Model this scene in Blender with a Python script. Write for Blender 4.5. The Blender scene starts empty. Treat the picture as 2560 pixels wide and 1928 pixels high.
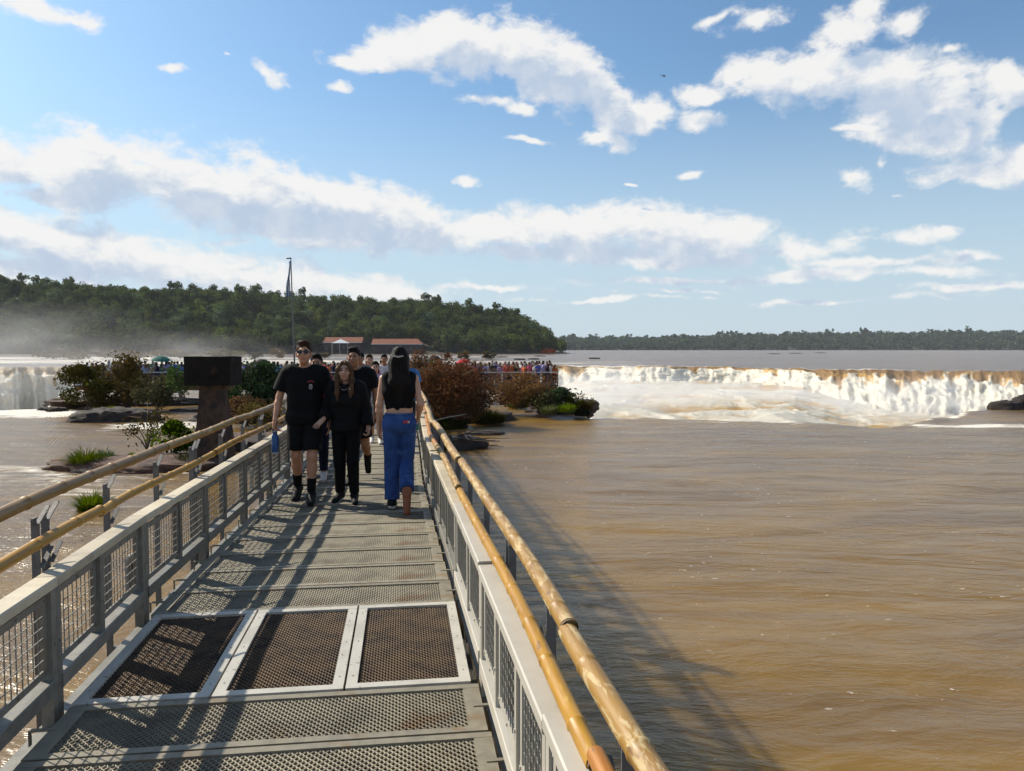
import bpy, math, random
import numpy as np
from mathutils import Vector, Matrix
random.seed(7); RNG = np.random.default_rng(11)
scene = bpy.context.scene
col = scene.collection
PI = math.pi
# ------------------------------------------------------------------ camera
EYE = 1.7                       # metres above the walkway deck (deck = z 0)
FPX, CX, CY, HOR = 1934.0, 1280.0, 964.0, 872.0
PITCH = math.atan((CY - HOR) / FPX)
cam_data = bpy.data.cameras.new('camera')
cam_data.sensor_width = 36.0
cam_data.lens = 36.0 * FPX / 2560.0
cam_data.clip_start = 0.05; cam_data.clip_end = 20000
cam = bpy.data.objects.new('camera', cam_data); col.objects.link(cam)
cam.location = (0, 0, EYE); cam.rotation_euler = (PI / 2 - PITCH, 0, 0)
scene.camera = cam
# ------------------------------------------------------------------ exposure
vs = scene.view_settings
vs.view_transform = 'Standard'; vs.look = 'None'; vs.exposure = 0.36; vs.gamma = 1.0
vs.use_curve_mapping = False
cy = scene.cycles
cy.use_denoising = True
try: cy.denoiser = 'OPENIMAGEDENOISE'
except Exception: pass
cy.max_bounces = 6; cy.diffuse_bounces = 3; cy.glossy_bounces = 3; cy.transmission_bounces = 4
cy.volume_bounces = 1; cy.transparent_max_bounces = 8
cy.caustics_reflective = False; cy.caustics_refractive = False
cy.sample_clamp_indirect = 6.0
cy.volume_step_rate = 2.0; cy.volume_max_steps = 128

def ray(x, y):
    dx = (x - CX) / FPX; dz = -(y - CY) / FPX
    c, s = math.cos(PITCH), math.sin(PITCH)
    return Vector((dx, c + dz * s, -s + dz * c))
def on(x, y, z):                # point of the horizontal level z seen in that direction
    r = ray(x, y); t = (z - EYE) / r.z
    return Vector((r.x * t, r.y * t, z))
def at(x, y, Y):                # point at distance Y ahead seen in that direction
    r = ray(x, y); t = Y / r.y
    return Vector((r.x * t, Y, EYE + r.z * t))
# ------------------------------------------------------------------ sun
SUN_AZ, SUN_EL = math.radians(-60), math.radians(38)
SUN = Vector((math.sin(SUN_AZ) * math.cos(SUN_EL), math.cos(SUN_AZ) * math.cos(SUN_EL), math.sin(SUN_EL)))
sd = bpy.data.lights.new('sun', 'SUN'); sd.energy = 5.0; sd.angle = math.radians(0.53); sd.color = (1.0, 0.905, 0.755)
so = bpy.data.objects.new('sun', sd); col.objects.link(so)
so.rotation_euler = SUN.to_track_quat('Z', 'Y').to_euler()
# ------------------------------------------------------------------ sky with clouds
world = bpy.data.worlds.new('World'); scene.world = world; world.use_nodes = True
wt = world.node_tree; wt.nodes.clear()
def N(t, kind, **kw):
    n = t.nodes.new(kind)
    for k, v in kw.items(): setattr(n, k, v)
    return n
def mth(t, op, a, b=None, c=None, clamp=False):
    n = t.nodes.new('ShaderNodeMath'); n.operation = op; n.use_clamp = clamp
    for i, v in enumerate((a, b, c)):
        if v is None: continue
        if isinstance(v, (int, float)): n.inputs[i].default_value = v
        else: t.links.new(v, n.inputs[i])
    return n.outputs[0]
def smooth(t, v, a, b, c=0.0, d=1.0):
    n = t.nodes.new('ShaderNodeMapRange'); n.interpolation_type = 'SMOOTHSTEP'
    t.links.new(v, n.inputs[0])
    for i, q in zip((1, 2, 3, 4), (a, b, c, d)): n.inputs[i].default_value = q
    return n.outputs[0]
def mixc(t, f, a, b):
    n = t.nodes.new('ShaderNodeMix'); n.data_type = 'RGBA'
    for s, v in ((n.inputs[0], f), (n.inputs[6], a), (n.inputs[7], b)):
        if isinstance(v, (int, float)): s.default_value = v
        elif isinstance(v, tuple): s.default_value = (*v, 1)[:4]
        else: t.links.new(v, s)
    return n.outputs[2]
def azel(px, py):
    r = ray(px * 1.1573, py * 1.1573).normalized()
    return math.atan2(r.x, r.y), math.asin(r.z)
# cloud bodies: x, y, half width, half height, tilt (degrees, clockwise) and density
CLOUDS = [
 (40,350,150,42,4,1),(200,365,200,58,5,1),(420,392,230,62,6,1),(600,425,220,70,9,1),(760,460,190,66,12,1),(880,480,105,58,14,1),
 (700,505,230,34,4,1),(120,425,130,26,8,.8),(500,520,90,22,0,.6),(150,300,60,12,0,.5),
 (770,122,75,17,6,.9),(860,112,110,34,2,1),(960,85,95,44,0,1),(1060,100,110,52,0,1),(1170,130,110,50,10,1),(1235,175,85,55,20,1),(1310,225,75,52,25,1),(1385,245,52,32,0,1),(1290,297,60,16,-8,.9),(1345,300,30,30,0,.7),
 (1050,213,62,20,5,.7),(1130,238,45,17,5,.7),(1515,262,55,22,0,.8),(725,180,36,14,5,.8),(582,158,40,22,18,.7),(365,148,36,10,0,.7),(490,130,26,7,20,.5),
 (90,12,150,22,5,.8),(170,35,60,12,20,.6),
 (1530,30,70,16,-25,.6),(1620,40,90,34,-10,.6),(1570,20,40,30,0,.4),(1790,95,55,28,0,.7),(1850,70,80,34,0,.8),(1950,62,50,26,-20,.8),(1880,20,36,26,0,.6),(2070,105,50,16,0,.5),
 (1520,205,55,24,0,.8),(1590,160,70,40,0,.8),(1690,165,110,44,5,1),(1800,165,110,50,0,1),(1900,180,105,58,10,1),(1990,215,105,70,10,1),(2060,230,75,65,0,1),(1960,285,100,30,0,.9),(2040,280,60,40,0,.9),(2130,250,40,60,20,.8),(2195,190,50,36,0,.9),(1840,280,60,10,0,.5),
 (2130,365,110,26,5,1),(2200,360,80,36,0,1),(1860,385,50,30,-15,.6),(1905,352,26,28,0,.5),(1955,418,26,10,0,.5),
 (1490,372,36,9,0,.7),(1005,391,32,10,0,.8),(1140,303,46,7,0,.8),(1355,394,30,6,0,.6),
 (1020,500,110,36,2,1),(1150,492,200,42,0,1),(1320,500,210,50,0,1),(1490,515,200,48,4,1),(1620,500,80,34,0,.8),(1240,550,280,22,2,.9),(1480,562,230,20,0,.9),(1720,550,90,28,0,.7),(1840,520,60,30,0,.6),(1940,515,90,24,0,.6),(2020,505,50,18,0,.5),(2120,555,130,20,0,.6),
 (60,510,260,46,8,.95),(260,552,300,50,9,.95),(480,590,300,44,6,.95),(700,615,300,28,4,.9),(60,580,300,40,4,.7),(830,600,70,20,0,.6),(1060,622,190,10,0,.6),(1450,628,150,7,0,.5),(2040,590,200,18,3,.55),(1700,600,300,16,0,.6),(1500,606,360,12,0,.6),(1900,572,240,14,2,.65),(1300,645,280,8,0,.6),(2120,622,200,10,0,.6),(1780,648,320,8,0,.55),
]
def cloud_group(cells):
    cg = bpy.data.node_groups.new('cloud_field', 'ShaderNodeTree')
    cg.interface.new_socket('P', in_out='INPUT', socket_type='NodeSocketVector')
    cg.interface.new_socket('V', in_out='OUTPUT', socket_type='NodeSocketFloat')
    gi = cg.nodes.new('NodeGroupInput'); go = cg.nodes.new('NodeGroupOutput')
    wn = N(cg, 'ShaderNodeTexNoise'); wn.inputs['Scale'].default_value = 9; wn.inputs['Detail'].default_value = 4; wn.inputs['Roughness'].default_value = .6
    cg.links.new(gi.outputs[0], wn.inputs['Vector'])
    wsub = N(cg, 'ShaderNodeVectorMath', operation='SUBTRACT'); cg.links.new(wn.outputs['Color'], wsub.inputs[0]); wsub.inputs[1].default_value = (.5, .5, .5)
    wsc = N(cg, 'ShaderNodeVectorMath', operation='MULTIPLY'); cg.links.new(wsub.outputs[0], wsc.inputs[0]); wsc.inputs[1].default_value = (.075, .04, 0)
    wadd = N(cg, 'ShaderNodeVectorMath', operation='ADD'); cg.links.new(gi.outputs[0], wadd.inputs[0]); cg.links.new(wsc.outputs[0], wadd.inputs[1])
    acc = None
    k = 1.1573 / FPX
    for (x, y, rx, ry, tilt, den) in cells:
        a, e = azel(x, y)
        mp = N(cg, 'ShaderNodeMapping', vector_type='TEXTURE')
        mp.inputs['Location'].default_value = (a, e, 0)
        mp.inputs['Rotation'].default_value = (0, 0, -math.radians(tilt))
        ca = math.cos(math.atan((x * 1.1573 - CX) / FPX))
        mp.inputs['Scale'].default_value = (rx * k * ca * CLW, ry * k * CLW, 1)
        if acc is None: cg.links.new(wadd.outputs[0], mp.inputs['Vector'])
        else:                   # chained one after another so that the shader stack stays small
            ch = N(cg, 'ShaderNodeVectorMath', operation='MULTIPLY_ADD'); cg.links.new(acc, ch.inputs[0])
            ch.inputs[1].default_value = (1e-7, 1e-7, 0); cg.links.new(wadd.outputs[0], ch.inputs[2])
            cg.links.new(ch.outputs[0], mp.inputs['Vector'])
        ln = N(cg, 'ShaderNodeVectorMath', operation='LENGTH'); cg.links.new(mp.outputs[0], ln.inputs[0])
        d = mth(cg, 'MULTIPLY_ADD', ln.outputs['Value'], -1.0, den)
        if acc is None: acc = d
        else:
            m = N(cg, 'ShaderNodeMath', operation='SMOOTH_MAX'); m.inputs[2].default_value = .25
            cg.links.new(acc, m.inputs[0]); cg.links.new(d, m.inputs[1]); acc = m.outputs[0]
    acc = mth(cg, 'MAXIMUM', acc, -1.0)
    fn = N(cg, 'ShaderNodeTexNoise'); fn.inputs['Scale'].default_value = 17; fn.inputs['Detail'].default_value = 8; fn.inputs['Roughness'].default_value = .64; fn.inputs['Distortion'].default_value = .25
    sq = N(cg, 'ShaderNodeVectorMath', operation='MULTIPLY'); cg.links.new(gi.outputs[0], sq.inputs[0]); sq.inputs[1].default_value = (1, 1.5, 1)
    cg.links.new(sq.outputs[0], fn.inputs['Vector'])
    nz = mth(cg, 'MULTIPLY_ADD', fn.outputs['Fac'], 2.2, -1.1)
    cg.links.new(mth(cg, 'ADD', acc, nz), go.inputs[0])
    return cg
CLW = 1.28
tc = N(wt, 'ShaderNodeTexCoord')
nrm = N(wt, 'ShaderNodeVectorMath', operation='NORMALIZE'); wt.links.new(tc.outputs['Generated'], nrm.inputs[0])
sep = N(wt, 'ShaderNodeSeparateXYZ'); wt.links.new(nrm.outputs[0], sep.inputs[0])
az_ = mth(wt, 'ARCTAN2', sep.outputs[0], sep.outputs[1]); el_ = mth(wt, 'ARCSINE', sep.outputs[2])
cp = N(wt, 'ShaderNodeCombineXYZ'); wt.links.new(az_, cp.inputs[0]); wt.links.new(el_, cp.inputs[1])
sky = N(wt, 'ShaderNodeTexSky', sky_type='NISHITA'); sky.sun_disc = False
sky.sun_elevation = SUN_EL; sky.sun_rotation = SUN_AZ; sky.air_density = 1.0; sky.dust_density = 1.3; sky.ozone_density = 2.2; sky.altitude = 200
tint = N(wt, 'ShaderNodeMix', data_type='RGBA', blend_type='MULTIPLY'); tint.inputs[0].default_value = 1.0
wt.links.new(sky.outputs[0], tint.inputs[6]); tint.inputs[7].default_value = (.98, 1.30, 1.44, 1)
skyv = mixc(wt, smooth(wt, el_, 0.36, .02, .03, .82), tint.outputs[2], (5.9, 7.2, 8.2))
LIT, DIM = (9.4, 9.3, 9.1), (5.1, 6.1, 7.6)
def backdrop(c):
    b = N(wt, 'ShaderNodeBackground'); b.inputs['Strength'].default_value = .077; wt.links.new(c, b.inputs['Color']); return b.outputs[0]
def switch(f, a, b):
    n = N(wt, 'ShaderNodeMixShader'); wt.links.new(f, n.inputs[0]); wt.links.new(a, n.inputs[1]); wt.links.new(b, n.inputs[2]); return n.outputs[0]
def leaf(a0, a1, e0, e1):       # one patch of sky with the clouds that reach into it
    k = 1.1573 / FPX; cells = []
    for c in CLOUDS:
        a, e = azel(c[0], c[1]); r = max(c[2], c[3]) * k * 2.2 + .04; ry = max(c[3], c[2] * abs(math.sin(math.radians(c[4])))) * k * 2.2 + .05
        if a0 - r < a < a1 + r and e0 - ry < e < e1 + ry: cells.append(c)
    cg = cloud_group(cells)
    g1 = N(wt, 'ShaderNodeGroup'); g1.node_tree = cg; wt.links.new(cp.outputs[0], g1.inputs[0])
    o0 = N(wt, 'ShaderNodeVectorMath', operation='MULTIPLY_ADD'); wt.links.new(g1.outputs[0], o0.inputs[0]); o0.inputs[1].default_value = (1e-7, 1e-7, 0); wt.links.new(cp.outputs[0], o0.inputs[2])
    o1 = N(wt, 'ShaderNodeVectorMath', operation='ADD'); wt.links.new(o0.outputs[0], o1.inputs[0]); o1.inputs[1].default_value = (-.02, .03, 0)
    g2 = N(wt, 'ShaderNodeGroup'); g2.node_tree = cg; wt.links.new(o1.outputs[0], g2.inputs[0])
    cover = smooth(wt, g1.outputs[0], -.08, .50); shade = smooth(wt, g2.outputs[0], .10, .72)
    sn = N(wt, 'ShaderNodeTexNoise'); sn.inputs['Scale'].default_value = 26; sn.inputs['Detail'].default_value = 5; sn.inputs['Roughness'].default_value = .6; wt.links.new(o0.outputs[0], sn.inputs['Vector'])
    shade = mth(wt, 'MULTIPLY', shade, smooth(wt, sn.outputs['Fac'], .30, .62, .7, 1.0))
    return backdrop(mixc(wt, mth(wt, 'MULTIPLY', cover, .96), skyv, mixc(wt, shade, LIT, DIM)))
AE = [-.70, -.30, -.02, .26, .70]; EE = [-.05, .15, .50]
cols_ = [switch(mth(wt, 'GREATER_THAN', el_, EE[1]), leaf(AE[i], AE[i + 1], EE[0], EE[1]), leaf(AE[i], AE[i + 1], EE[1], EE[2])) for i in range(4)]
inside = switch(mth(wt, 'GREATER_THAN', az_, AE[2]), switch(mth(wt, 'GREATER_THAN', az_, AE[1]), cols_[0], cols_[1]), switch(mth(wt, 'GREATER_THAN', az_, AE[3]), cols_[2], cols_[3]))
# the rest of the sky: the same kind of scattered cloud
bn = N(wt, 'ShaderNodeTexNoise'); bn.inputs['Scale'].default_value = 3.2; bn.inputs['Detail'].default_value = 5; bn.inputs['Roughness'].default_value = .6
wt.links.new(nrm.outputs[0], bn.inputs['Vector'])
rim = mth(wt, 'MAXIMUM', smooth(wt, mth(wt, 'ABSOLUTE', az_), .70, .9), smooth(wt, el_, .50, .62))
outc = backdrop(mixc(wt, mth(wt, 'MULTIPLY', mth(wt, 'MULTIPLY', smooth(wt, bn.outputs['Fac'], .5, .68), rim), .9), skyv, (7.6, 7.8, 8.1)))
isin = mth(wt, 'MULTIPLY', mth(wt, 'MULTIPLY', mth(wt, 'LESS_THAN', mth(wt, 'ABSOLUTE', az_), .70), mth(wt, 'LESS_THAN', el_, .50)), mth(wt, 'GREATER_THAN', el_, -.03))
wo = N(wt, 'ShaderNodeOutputWorld'); wt.links.new(switch(isin, outc, inside), wo.inputs[0])
world.cycles.sampling_method = 'MANUAL'; world.cycles.sample_map_resolution = 512
# ------------------------------------------------------------------ helpers
W = -2.6                        # level of the river
def tag(o, label=None, cat=None, group=None, kind=None):
    if label: o['label'] = label
    if cat: o['category'] = cat
    if group: o['group'] = group
    if kind: o['kind'] = kind
    return o
def empty(name, loc=(0, 0, 0), rz=0, parent=None):
    o = bpy.data.objects.new(name, None); col.objects.link(o)
    o.empty_display_size = .2; o.location = loc; o.rotation_euler = (0, 0, rz); o.parent = parent
    return o
def link(name, me, parent=None, loc=None, rz=None):
    o = bpy.data.objects.new(name, me); col.objects.link(o); o.parent = parent
    if loc is not None: o.location = loc
    if rz is not None: o.rotation_euler = (0, 0, rz)
    return o
def copy_tree(o, parent=None):
    c = o.copy(); col.objects.link(c); c.parent = parent
    for ch in o.children: copy_tree(ch, c)
    return c
def npmesh(name, V, F, mats, smooth=False, midx=None):
    V = np.asarray(V, np.float32); F = np.asarray(F, np.int32); k = F.shape[1]
    me = bpy.data.meshes.new(name)
    me.vertices.add(len(V)); me.vertices.foreach_set('co', V.ravel())
    me.loops.add(F.size); me.loops.foreach_set('vertex_index', F.ravel())
    me.polygons.add(len(F)); me.polygons.foreach_set('loop_start', np.arange(0, F.size, k, dtype=np.int32))
    me.polygons.foreach_set('loop_total', np.full(len(F), k, np.int32))
    if midx is not None: me.polygons.foreach_set('material_index', np.asarray(midx, np.int32))
    if smooth: me.polygons.foreach_set('use_smooth', np.ones(len(F), bool))
    for m in (mats if isinstance(mats, (list, tuple)) else [mats]): me.materials.append(m)
    me.update(calc_edges=True); me.validate()
    return me
def attr(me, name, vals):
    a = me.attributes.new(name, 'FLOAT', 'POINT'); a.data.foreach_set('value', np.asarray(vals, np.float32).ravel())
class MB:
    """collects solid pieces and links them as one mesh object"""
    def __init__(s): s.V = []; s.F = []; s.M = []; s.S = []
    def add(s, vs, fs, m=0, sm=False):
        b = len(s.V); s.V += [tuple(v) for v in vs]
        for f in fs: s.F.append([b + i for i in f]); s.M.append(m); s.S.append(sm)
    def box(s, c, size, R=None, m=0, bev=0.0, taper=1.0):
        hx, hy, hz = [q / 2 for q in size]; P = []
        if bev <= 0:
            P = [(sx * hx * (taper if sz > 0 else 1), sy * hy * (taper if sz > 0 else 1), sz * hz) for sz in (-1, 1) for sy in (-1, 1) for sx in (-1, 1)]
            Fc = [(0, 2, 3, 1), (4, 5, 7, 6), (0, 1, 5, 4), (2, 6, 7, 3), (0, 4, 6, 2), (1, 3, 7, 5)]
        else:                    # octagonal section along x
            b = bev; prof = [(-hy + b, -hz), (hy - b, -hz), (hy, -hz + b), (hy, hz - b), (hy - b, hz), (-hy + b, hz), (-hy, hz - b), (-hy, -hz + b)]
            P = [(-hx, y, z) for y, z in prof] + [(hx, y, z) for y, z in prof]
            Fc = [tuple(range(7, -1, -1)), tuple(range(8, 16))] + [(i, (i + 1) % 8, 8 + (i + 1) % 8, 8 + i) for i in range(8)]
        c = Vector(c)
        if R is not None: P = [R @ Vector(p) + c for p in P]
        else: P = [Vector(p) + c for p in P]
        s.add(P, Fc, m)
    def bar(s, p0, p1, w, h, up=(0, 0, 1), m=0, bev=0.0):
        p0, p1 = Vector(p0), Vector(p1); d = p1 - p0; L = d.length
        if L < 1e-6: return
        x = d / L; u = Vector(up)
        if abs(x.dot(u)) > .99: u = Vector((0, 1, 0))
        y = u.cross(x).normalized(); z = x.cross(y)
        R = Matrix((x, y, z)).transposed()
        s.box((p0 + p1) / 2, (L, w, h), R, m, bev)
    def tube(s, pts, rad, n=8, m=0, caps=True, sm=True):
        pts = [Vector(p) for p in pts]
        if not hasattr(rad, '__len__'): rad = [rad] * len(pts)
        rings = []; prev = None
        for i, p in enumerate(pts):
            t = (pts[min(i + 1, len(pts) - 1)] - pts[max(i - 1, 0)]).normalized()
            if prev is None:
                a = Vector((0, 0, 1)) if abs(t.z) < .9 else Vector((1, 0, 0))
                x = t.cross(a).normalized()
            else: x = (prev - t * prev.dot(t)).normalized()
            prev = x; y = t.cross(x)
            rings.append([p + (x * math.cos(2 * PI * k / n) + y * math.sin(2 * PI * k / n)) * rad[i] for k in range(n)])
        V = [v for r in rings for v in r]
        F = [(i * n + k, i * n + (k + 1) % n, (i + 1) * n + (k + 1) % n, (i + 1) * n + k) for i in range(len(pts) - 1) for k in range(n)]
        s.add(V, F, m, sm)
        if caps:
            s.add(rings[0], [tuple(range(n - 1, -1, -1))], m); s.add(rings[-1], [tuple(range(n))], m)
    def mesh(s, name, mats):
        me = bpy.data.meshes.new(name); me.from_pydata(s.V, [], s.F)
        for m in (mats if isinstance(mats, (list, tuple)) else [mats]): me.materials.append(m)
        me.polygons.foreach_set('material_index', s.M); me.polygons.foreach_set('use_smooth', s.S)
        me.update(); return me
    def build(s, name, mats, parent=None, **kw): return link(name, s.mesh(name, mats), parent, **kw)
# value noise on numpy arrays
_T = np.random.default_rng(5).random((64, 64, 64)).astype(np.float32)
def vn2(x, y, seed=0):
    xi = np.floor(x).astype(int); yi = np.floor(y).astype(int); fx = x - xi; fy = y - yi
    fx = fx * fx * (3 - 2 * fx); fy = fy * fy * (3 - 2 * fy); T = _T[seed % 64]
    a = T[xi & 63, yi & 63]; b = T[(xi + 1) & 63, yi & 63]; c = T[xi & 63, (yi + 1) & 63]; d = T[(xi + 1) & 63, (yi + 1) & 63]
    return (a * (1 - fx) + b * fx) * (1 - fy) + (c * (1 - fx) + d * fx) * fy
def fbm2(x, y, o=4, seed=0, g=.5):
    s = 0; a = 1; t = 0
    for i in range(o):
        s = s + a * vn2(x * 2 ** i + 7.3 * i, y * 2 ** i + 3.1 * i, seed + i); t += a; a *= g
    return s / t
def vn3(p, seed=0):
    i = np.floor(p).astype(int); f = p - i; f = f * f * (3 - 2 * f); i = i + seed * 17
    x0, y0, z0 = i[..., 0] & 63, i[..., 1] & 63, i[..., 2] & 63; x1, y1, z1 = (x0 + 1) & 63, (y0 + 1) & 63, (z0 + 1) & 63
    fx, fy, fz = f[..., 0], f[..., 1], f[..., 2]
    l = lambda a, b, t: a + (b - a) * t
    return l(l(l(_T[x0, y0, z0], _T[x1, y0, z0], fx), l(_T[x0, y1, z0], _T[x1, y1, z0], fx), fy),
             l(l(_T[x0, y0, z1], _T[x1, y0, z1], fx), l(_T[x0, y1, z1], _T[x1, y1, z1], fx), fy), fz)
def fbm3(p, o=4, seed=0):
    s = 0; a = 1; t = 0
    for i in range(o): s = s + a * vn3(p * 2 ** i + 5.7 * i, seed + i); t += a; a *= .5
    return s / t
def sstep(x, a, b):
    t = np.clip((x - a) / (b - a), 0, 1); return t * t * (3 - 2 * t)
# ------------------------------------------------------------------ materials
def newmat(name):
    m = bpy.data.materials.new(name); m.use_nodes = True; t = m.node_tree
    b = t.nodes['Principled BSDF']; return m, t, b
def noise(t, scale, detail=4, rough=.55, vec=None, stretch=None, coord='Object', dist=0.0):
    tcn = N(t, 'ShaderNodeTexCoord'); v = tcn.outputs[coord] if vec is None else vec
    if stretch:
        mp = N(t, 'ShaderNodeMapping'); mp.inputs['Scale'].default_value = stretch; t.links.new(v, mp.inputs[0]); v = mp.outputs[0]
    n = N(t, 'ShaderNodeTexNoise'); n.inputs['Scale'].default_value = scale; n.inputs['Detail'].default_value = detail
    n.inputs['Roughness'].default_value = rough; n.inputs['Distortion'].default_value = dist
    t.links.new(v, n.inputs['Vector']); return n.outputs['Fac']
def bump(t, b, h, strength, dist):
    n = N(t, 'ShaderNodeBump'); n.inputs['Strength'].default_value = strength; n.inputs['Distance'].default_value = dist
    t.links.new(h, n.inputs['Height']); t.links.new(n.outputs[0], b.inputs['Normal']); return n
def simple(name, c, rough=.6, metal=0.0, c2=None, scale=8, lo=.4, hi=.65, bmp=None, stretch=None, coord='Object', c3=None, s3=2.0, lo3=.55, hi3=.7, spec=None, bscale=None, rnd=0.0):
    m, t, b = newmat(name)
    b.inputs['Roughness'].default_value = rough; b.inputs['Metallic'].default_value = metal
    if spec is not None: b.inputs['Specular IOR Level'].default_value = spec
    if c2 is None: b.inputs['Base Color'].default_value = (*c, 1)
    else:
        n = noise(t, scale, 5, .6, stretch=stretch, coord=coord); o = mixc(t, smooth(t, n, lo, hi), c, c2)
        if c3 is not None: o = mixc(t, smooth(t, noise(t, s3, 5, .65, coord=coord), lo3, hi3), o, c3)
        if rnd:                  # every piece weathers a little differently
            oi = N(t, 'ShaderNodeObjectInfo'); hs = N(t, 'ShaderNodeHueSaturation'); t.links.new(o, hs.inputs['Color'])
            t.links.new(mth(t, 'MULTIPLY_ADD', oi.outputs['Random'], rnd, 1 - rnd * .6), hs.inputs['Value']); o = hs.outputs[0]
        t.links.new(o, b.inputs['Base Color'])
    if bmp: bump(t, b, noise(t, bscale or scale * 3, 4, coord=coord), bmp, .02)
    return m
MT = {}
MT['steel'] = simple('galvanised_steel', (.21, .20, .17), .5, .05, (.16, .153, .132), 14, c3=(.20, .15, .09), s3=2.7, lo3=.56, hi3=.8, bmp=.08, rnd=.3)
MT['cap'] = simple('weathered_grey_paint', (.54, .475, .35), .55, .0, (.45, .395, .295), 5, c3=(.28, .22, .14), s3=2.3, lo3=.56, hi3=.8, bmp=.08, rnd=.25)
MT['capw'] = simple('fresh_grey_paint', (.46, .43, .37), .5, .0, (.40, .375, .32), 3, c3=(.30, .25, .18), s3=9, lo3=.68, hi3=.75, bmp=.06)
MT['postm'] = simple('grey_post_metal', (.15, .15, .15), .55, .1, (.11, .11, .115), 10, c3=(.15, .08, .04), s3=4, lo3=.66, hi3=.74, bmp=.1)
MT['frame'] = simple('grating_frame_metal', (.29, .26, .19), .55, .05, (.22, .198, .15), 9, c3=(.22, .14, .06), s3=3.4, lo3=.52, hi3=.72, bmp=.12, rnd=.35)
MT['hatch'] = simple('white_hatch_paint', (.46, .44, .385), .55, .0, (.38, .36, .315), 3, c3=(.13, .10, .075), s3=20, lo3=.63, hi3=.66, bmp=.12)
MT['grate'] = simple('grating_steel', (.26, .232, .165), .55, .05, (.165, .15, .112), 4.2, c3=(.17, .10, .045), s3=2.2, lo3=.54, hi3=.74, rnd=.5)
MT['grater'] = simple('rusty_grating_steel', (.10, .06, .028), .65, .05, (.035, .02, .011), 5.5, c3=(.15, .10, .045), s3=4.0, lo3=.56, hi3=.7)
MT['wire'] = simple('wire_steel', (.30, .28, .235), .5, .1, (.2, .185, .155), 20)
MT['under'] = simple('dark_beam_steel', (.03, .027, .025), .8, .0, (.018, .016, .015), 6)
MT['plate'] = simple('white_plate_paint', (.34, .33, .31), .55, .0, (.28, .27, .25), 5, c3=(.16, .07, .03), s3=7, lo3=.66, hi3=.72)
MT['rust'] = simple('rust', (.20, .08, .03), .8, .1, (.10, .045, .02), 30)
def bamboo(name, c, c2, peel, plo, phi):
    m, t, b = newmat(name)
    n1 = noise(t, 3.0, 5, .6, stretch=(14, 1.0, 14)); base = mixc(t, smooth(t, n1, .35, .7), c, c2)
    n2 = noise(t, 15.0, 6, .66, stretch=(2.2, .42, 2.2), dist=.5); base = mixc(t, smooth(t, n2, plo, phi), base, peel)
    n3 = noise(t, 16, 3, .5, stretch=(1.5, .5, 1.5)); base = mixc(t, smooth(t, n3, .66, .72, 0, .7), base, (.16, .07, .025))
    t.links.new(base, b.inputs['Base Color']); b.inputs['Roughness'].default_value = .5
    t.links.new(smooth(t, n2, plo, phi, .48, .8), b.inputs['Roughness'])
    b.inputs['Coat Weight'].default_value = .04; b.inputs['Coat Roughness'].default_value = .25
    bump(t, b, mth(t, 'ADD', n1, n2), .18, .01); return m
MT['bam_y'] = bamboo('varnished_yellow_bamboo', (.40, .205, .010), (.30, .14, .009), (.46, .30, .07), .56, .70)
MT['bam_p'] = bamboo('peeling_bamboo', (.32, .178, .036), (.24, .125, .026), (.46, .35, .18), .50, .60)
MT['bam_o'] = bamboo('orange_bamboo', (.40, .150, .010), (.29, .110, .012), (.46, .31, .12), .62, .72)
MT['bam_g'] = bamboo('weathered_bamboo', (.27, .15, .036), (.19, .10, .024), (.28, .20, .115), .58, .66)
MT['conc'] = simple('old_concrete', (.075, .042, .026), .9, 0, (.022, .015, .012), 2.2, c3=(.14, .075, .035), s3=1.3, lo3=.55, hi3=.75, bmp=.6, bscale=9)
MT['concd'] = simple('dark_concrete', (.013, .010, .009), .9, 0, (.007, .006, .005), 3, c3=(.05, .028, .016), s3=1.4, lo3=.58, hi3=.72, bmp=.9, bscale=7, spec=.2)  # near-black concrete with browner patches
MT['rock'] = simple('basalt_rock', (.034, .024, .019), .9, 0, (.014, .011, .010), 1.6, c3=(.07, .036, .022), s3=.9, lo3=.55, hi3=.7, bmp=.8, bscale=6)
MT['rockr'] = simple('reddish_rock', (.10, .048, .03), .9, 0, (.035, .02, .014), 2.5, c3=(.13, .08, .05), s3=3, lo3=.55, hi3=.7, bmp=.8, bscale=9)
MT['bark'] = simple('bark', (.10, .075, .055), .9, 0, (.05, .038, .03), 6, bmp=.5)
MT['twig'] = simple('dry_twig', (.20, .13, .08), .85, 0, (.10, .06, .035), 6)
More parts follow.
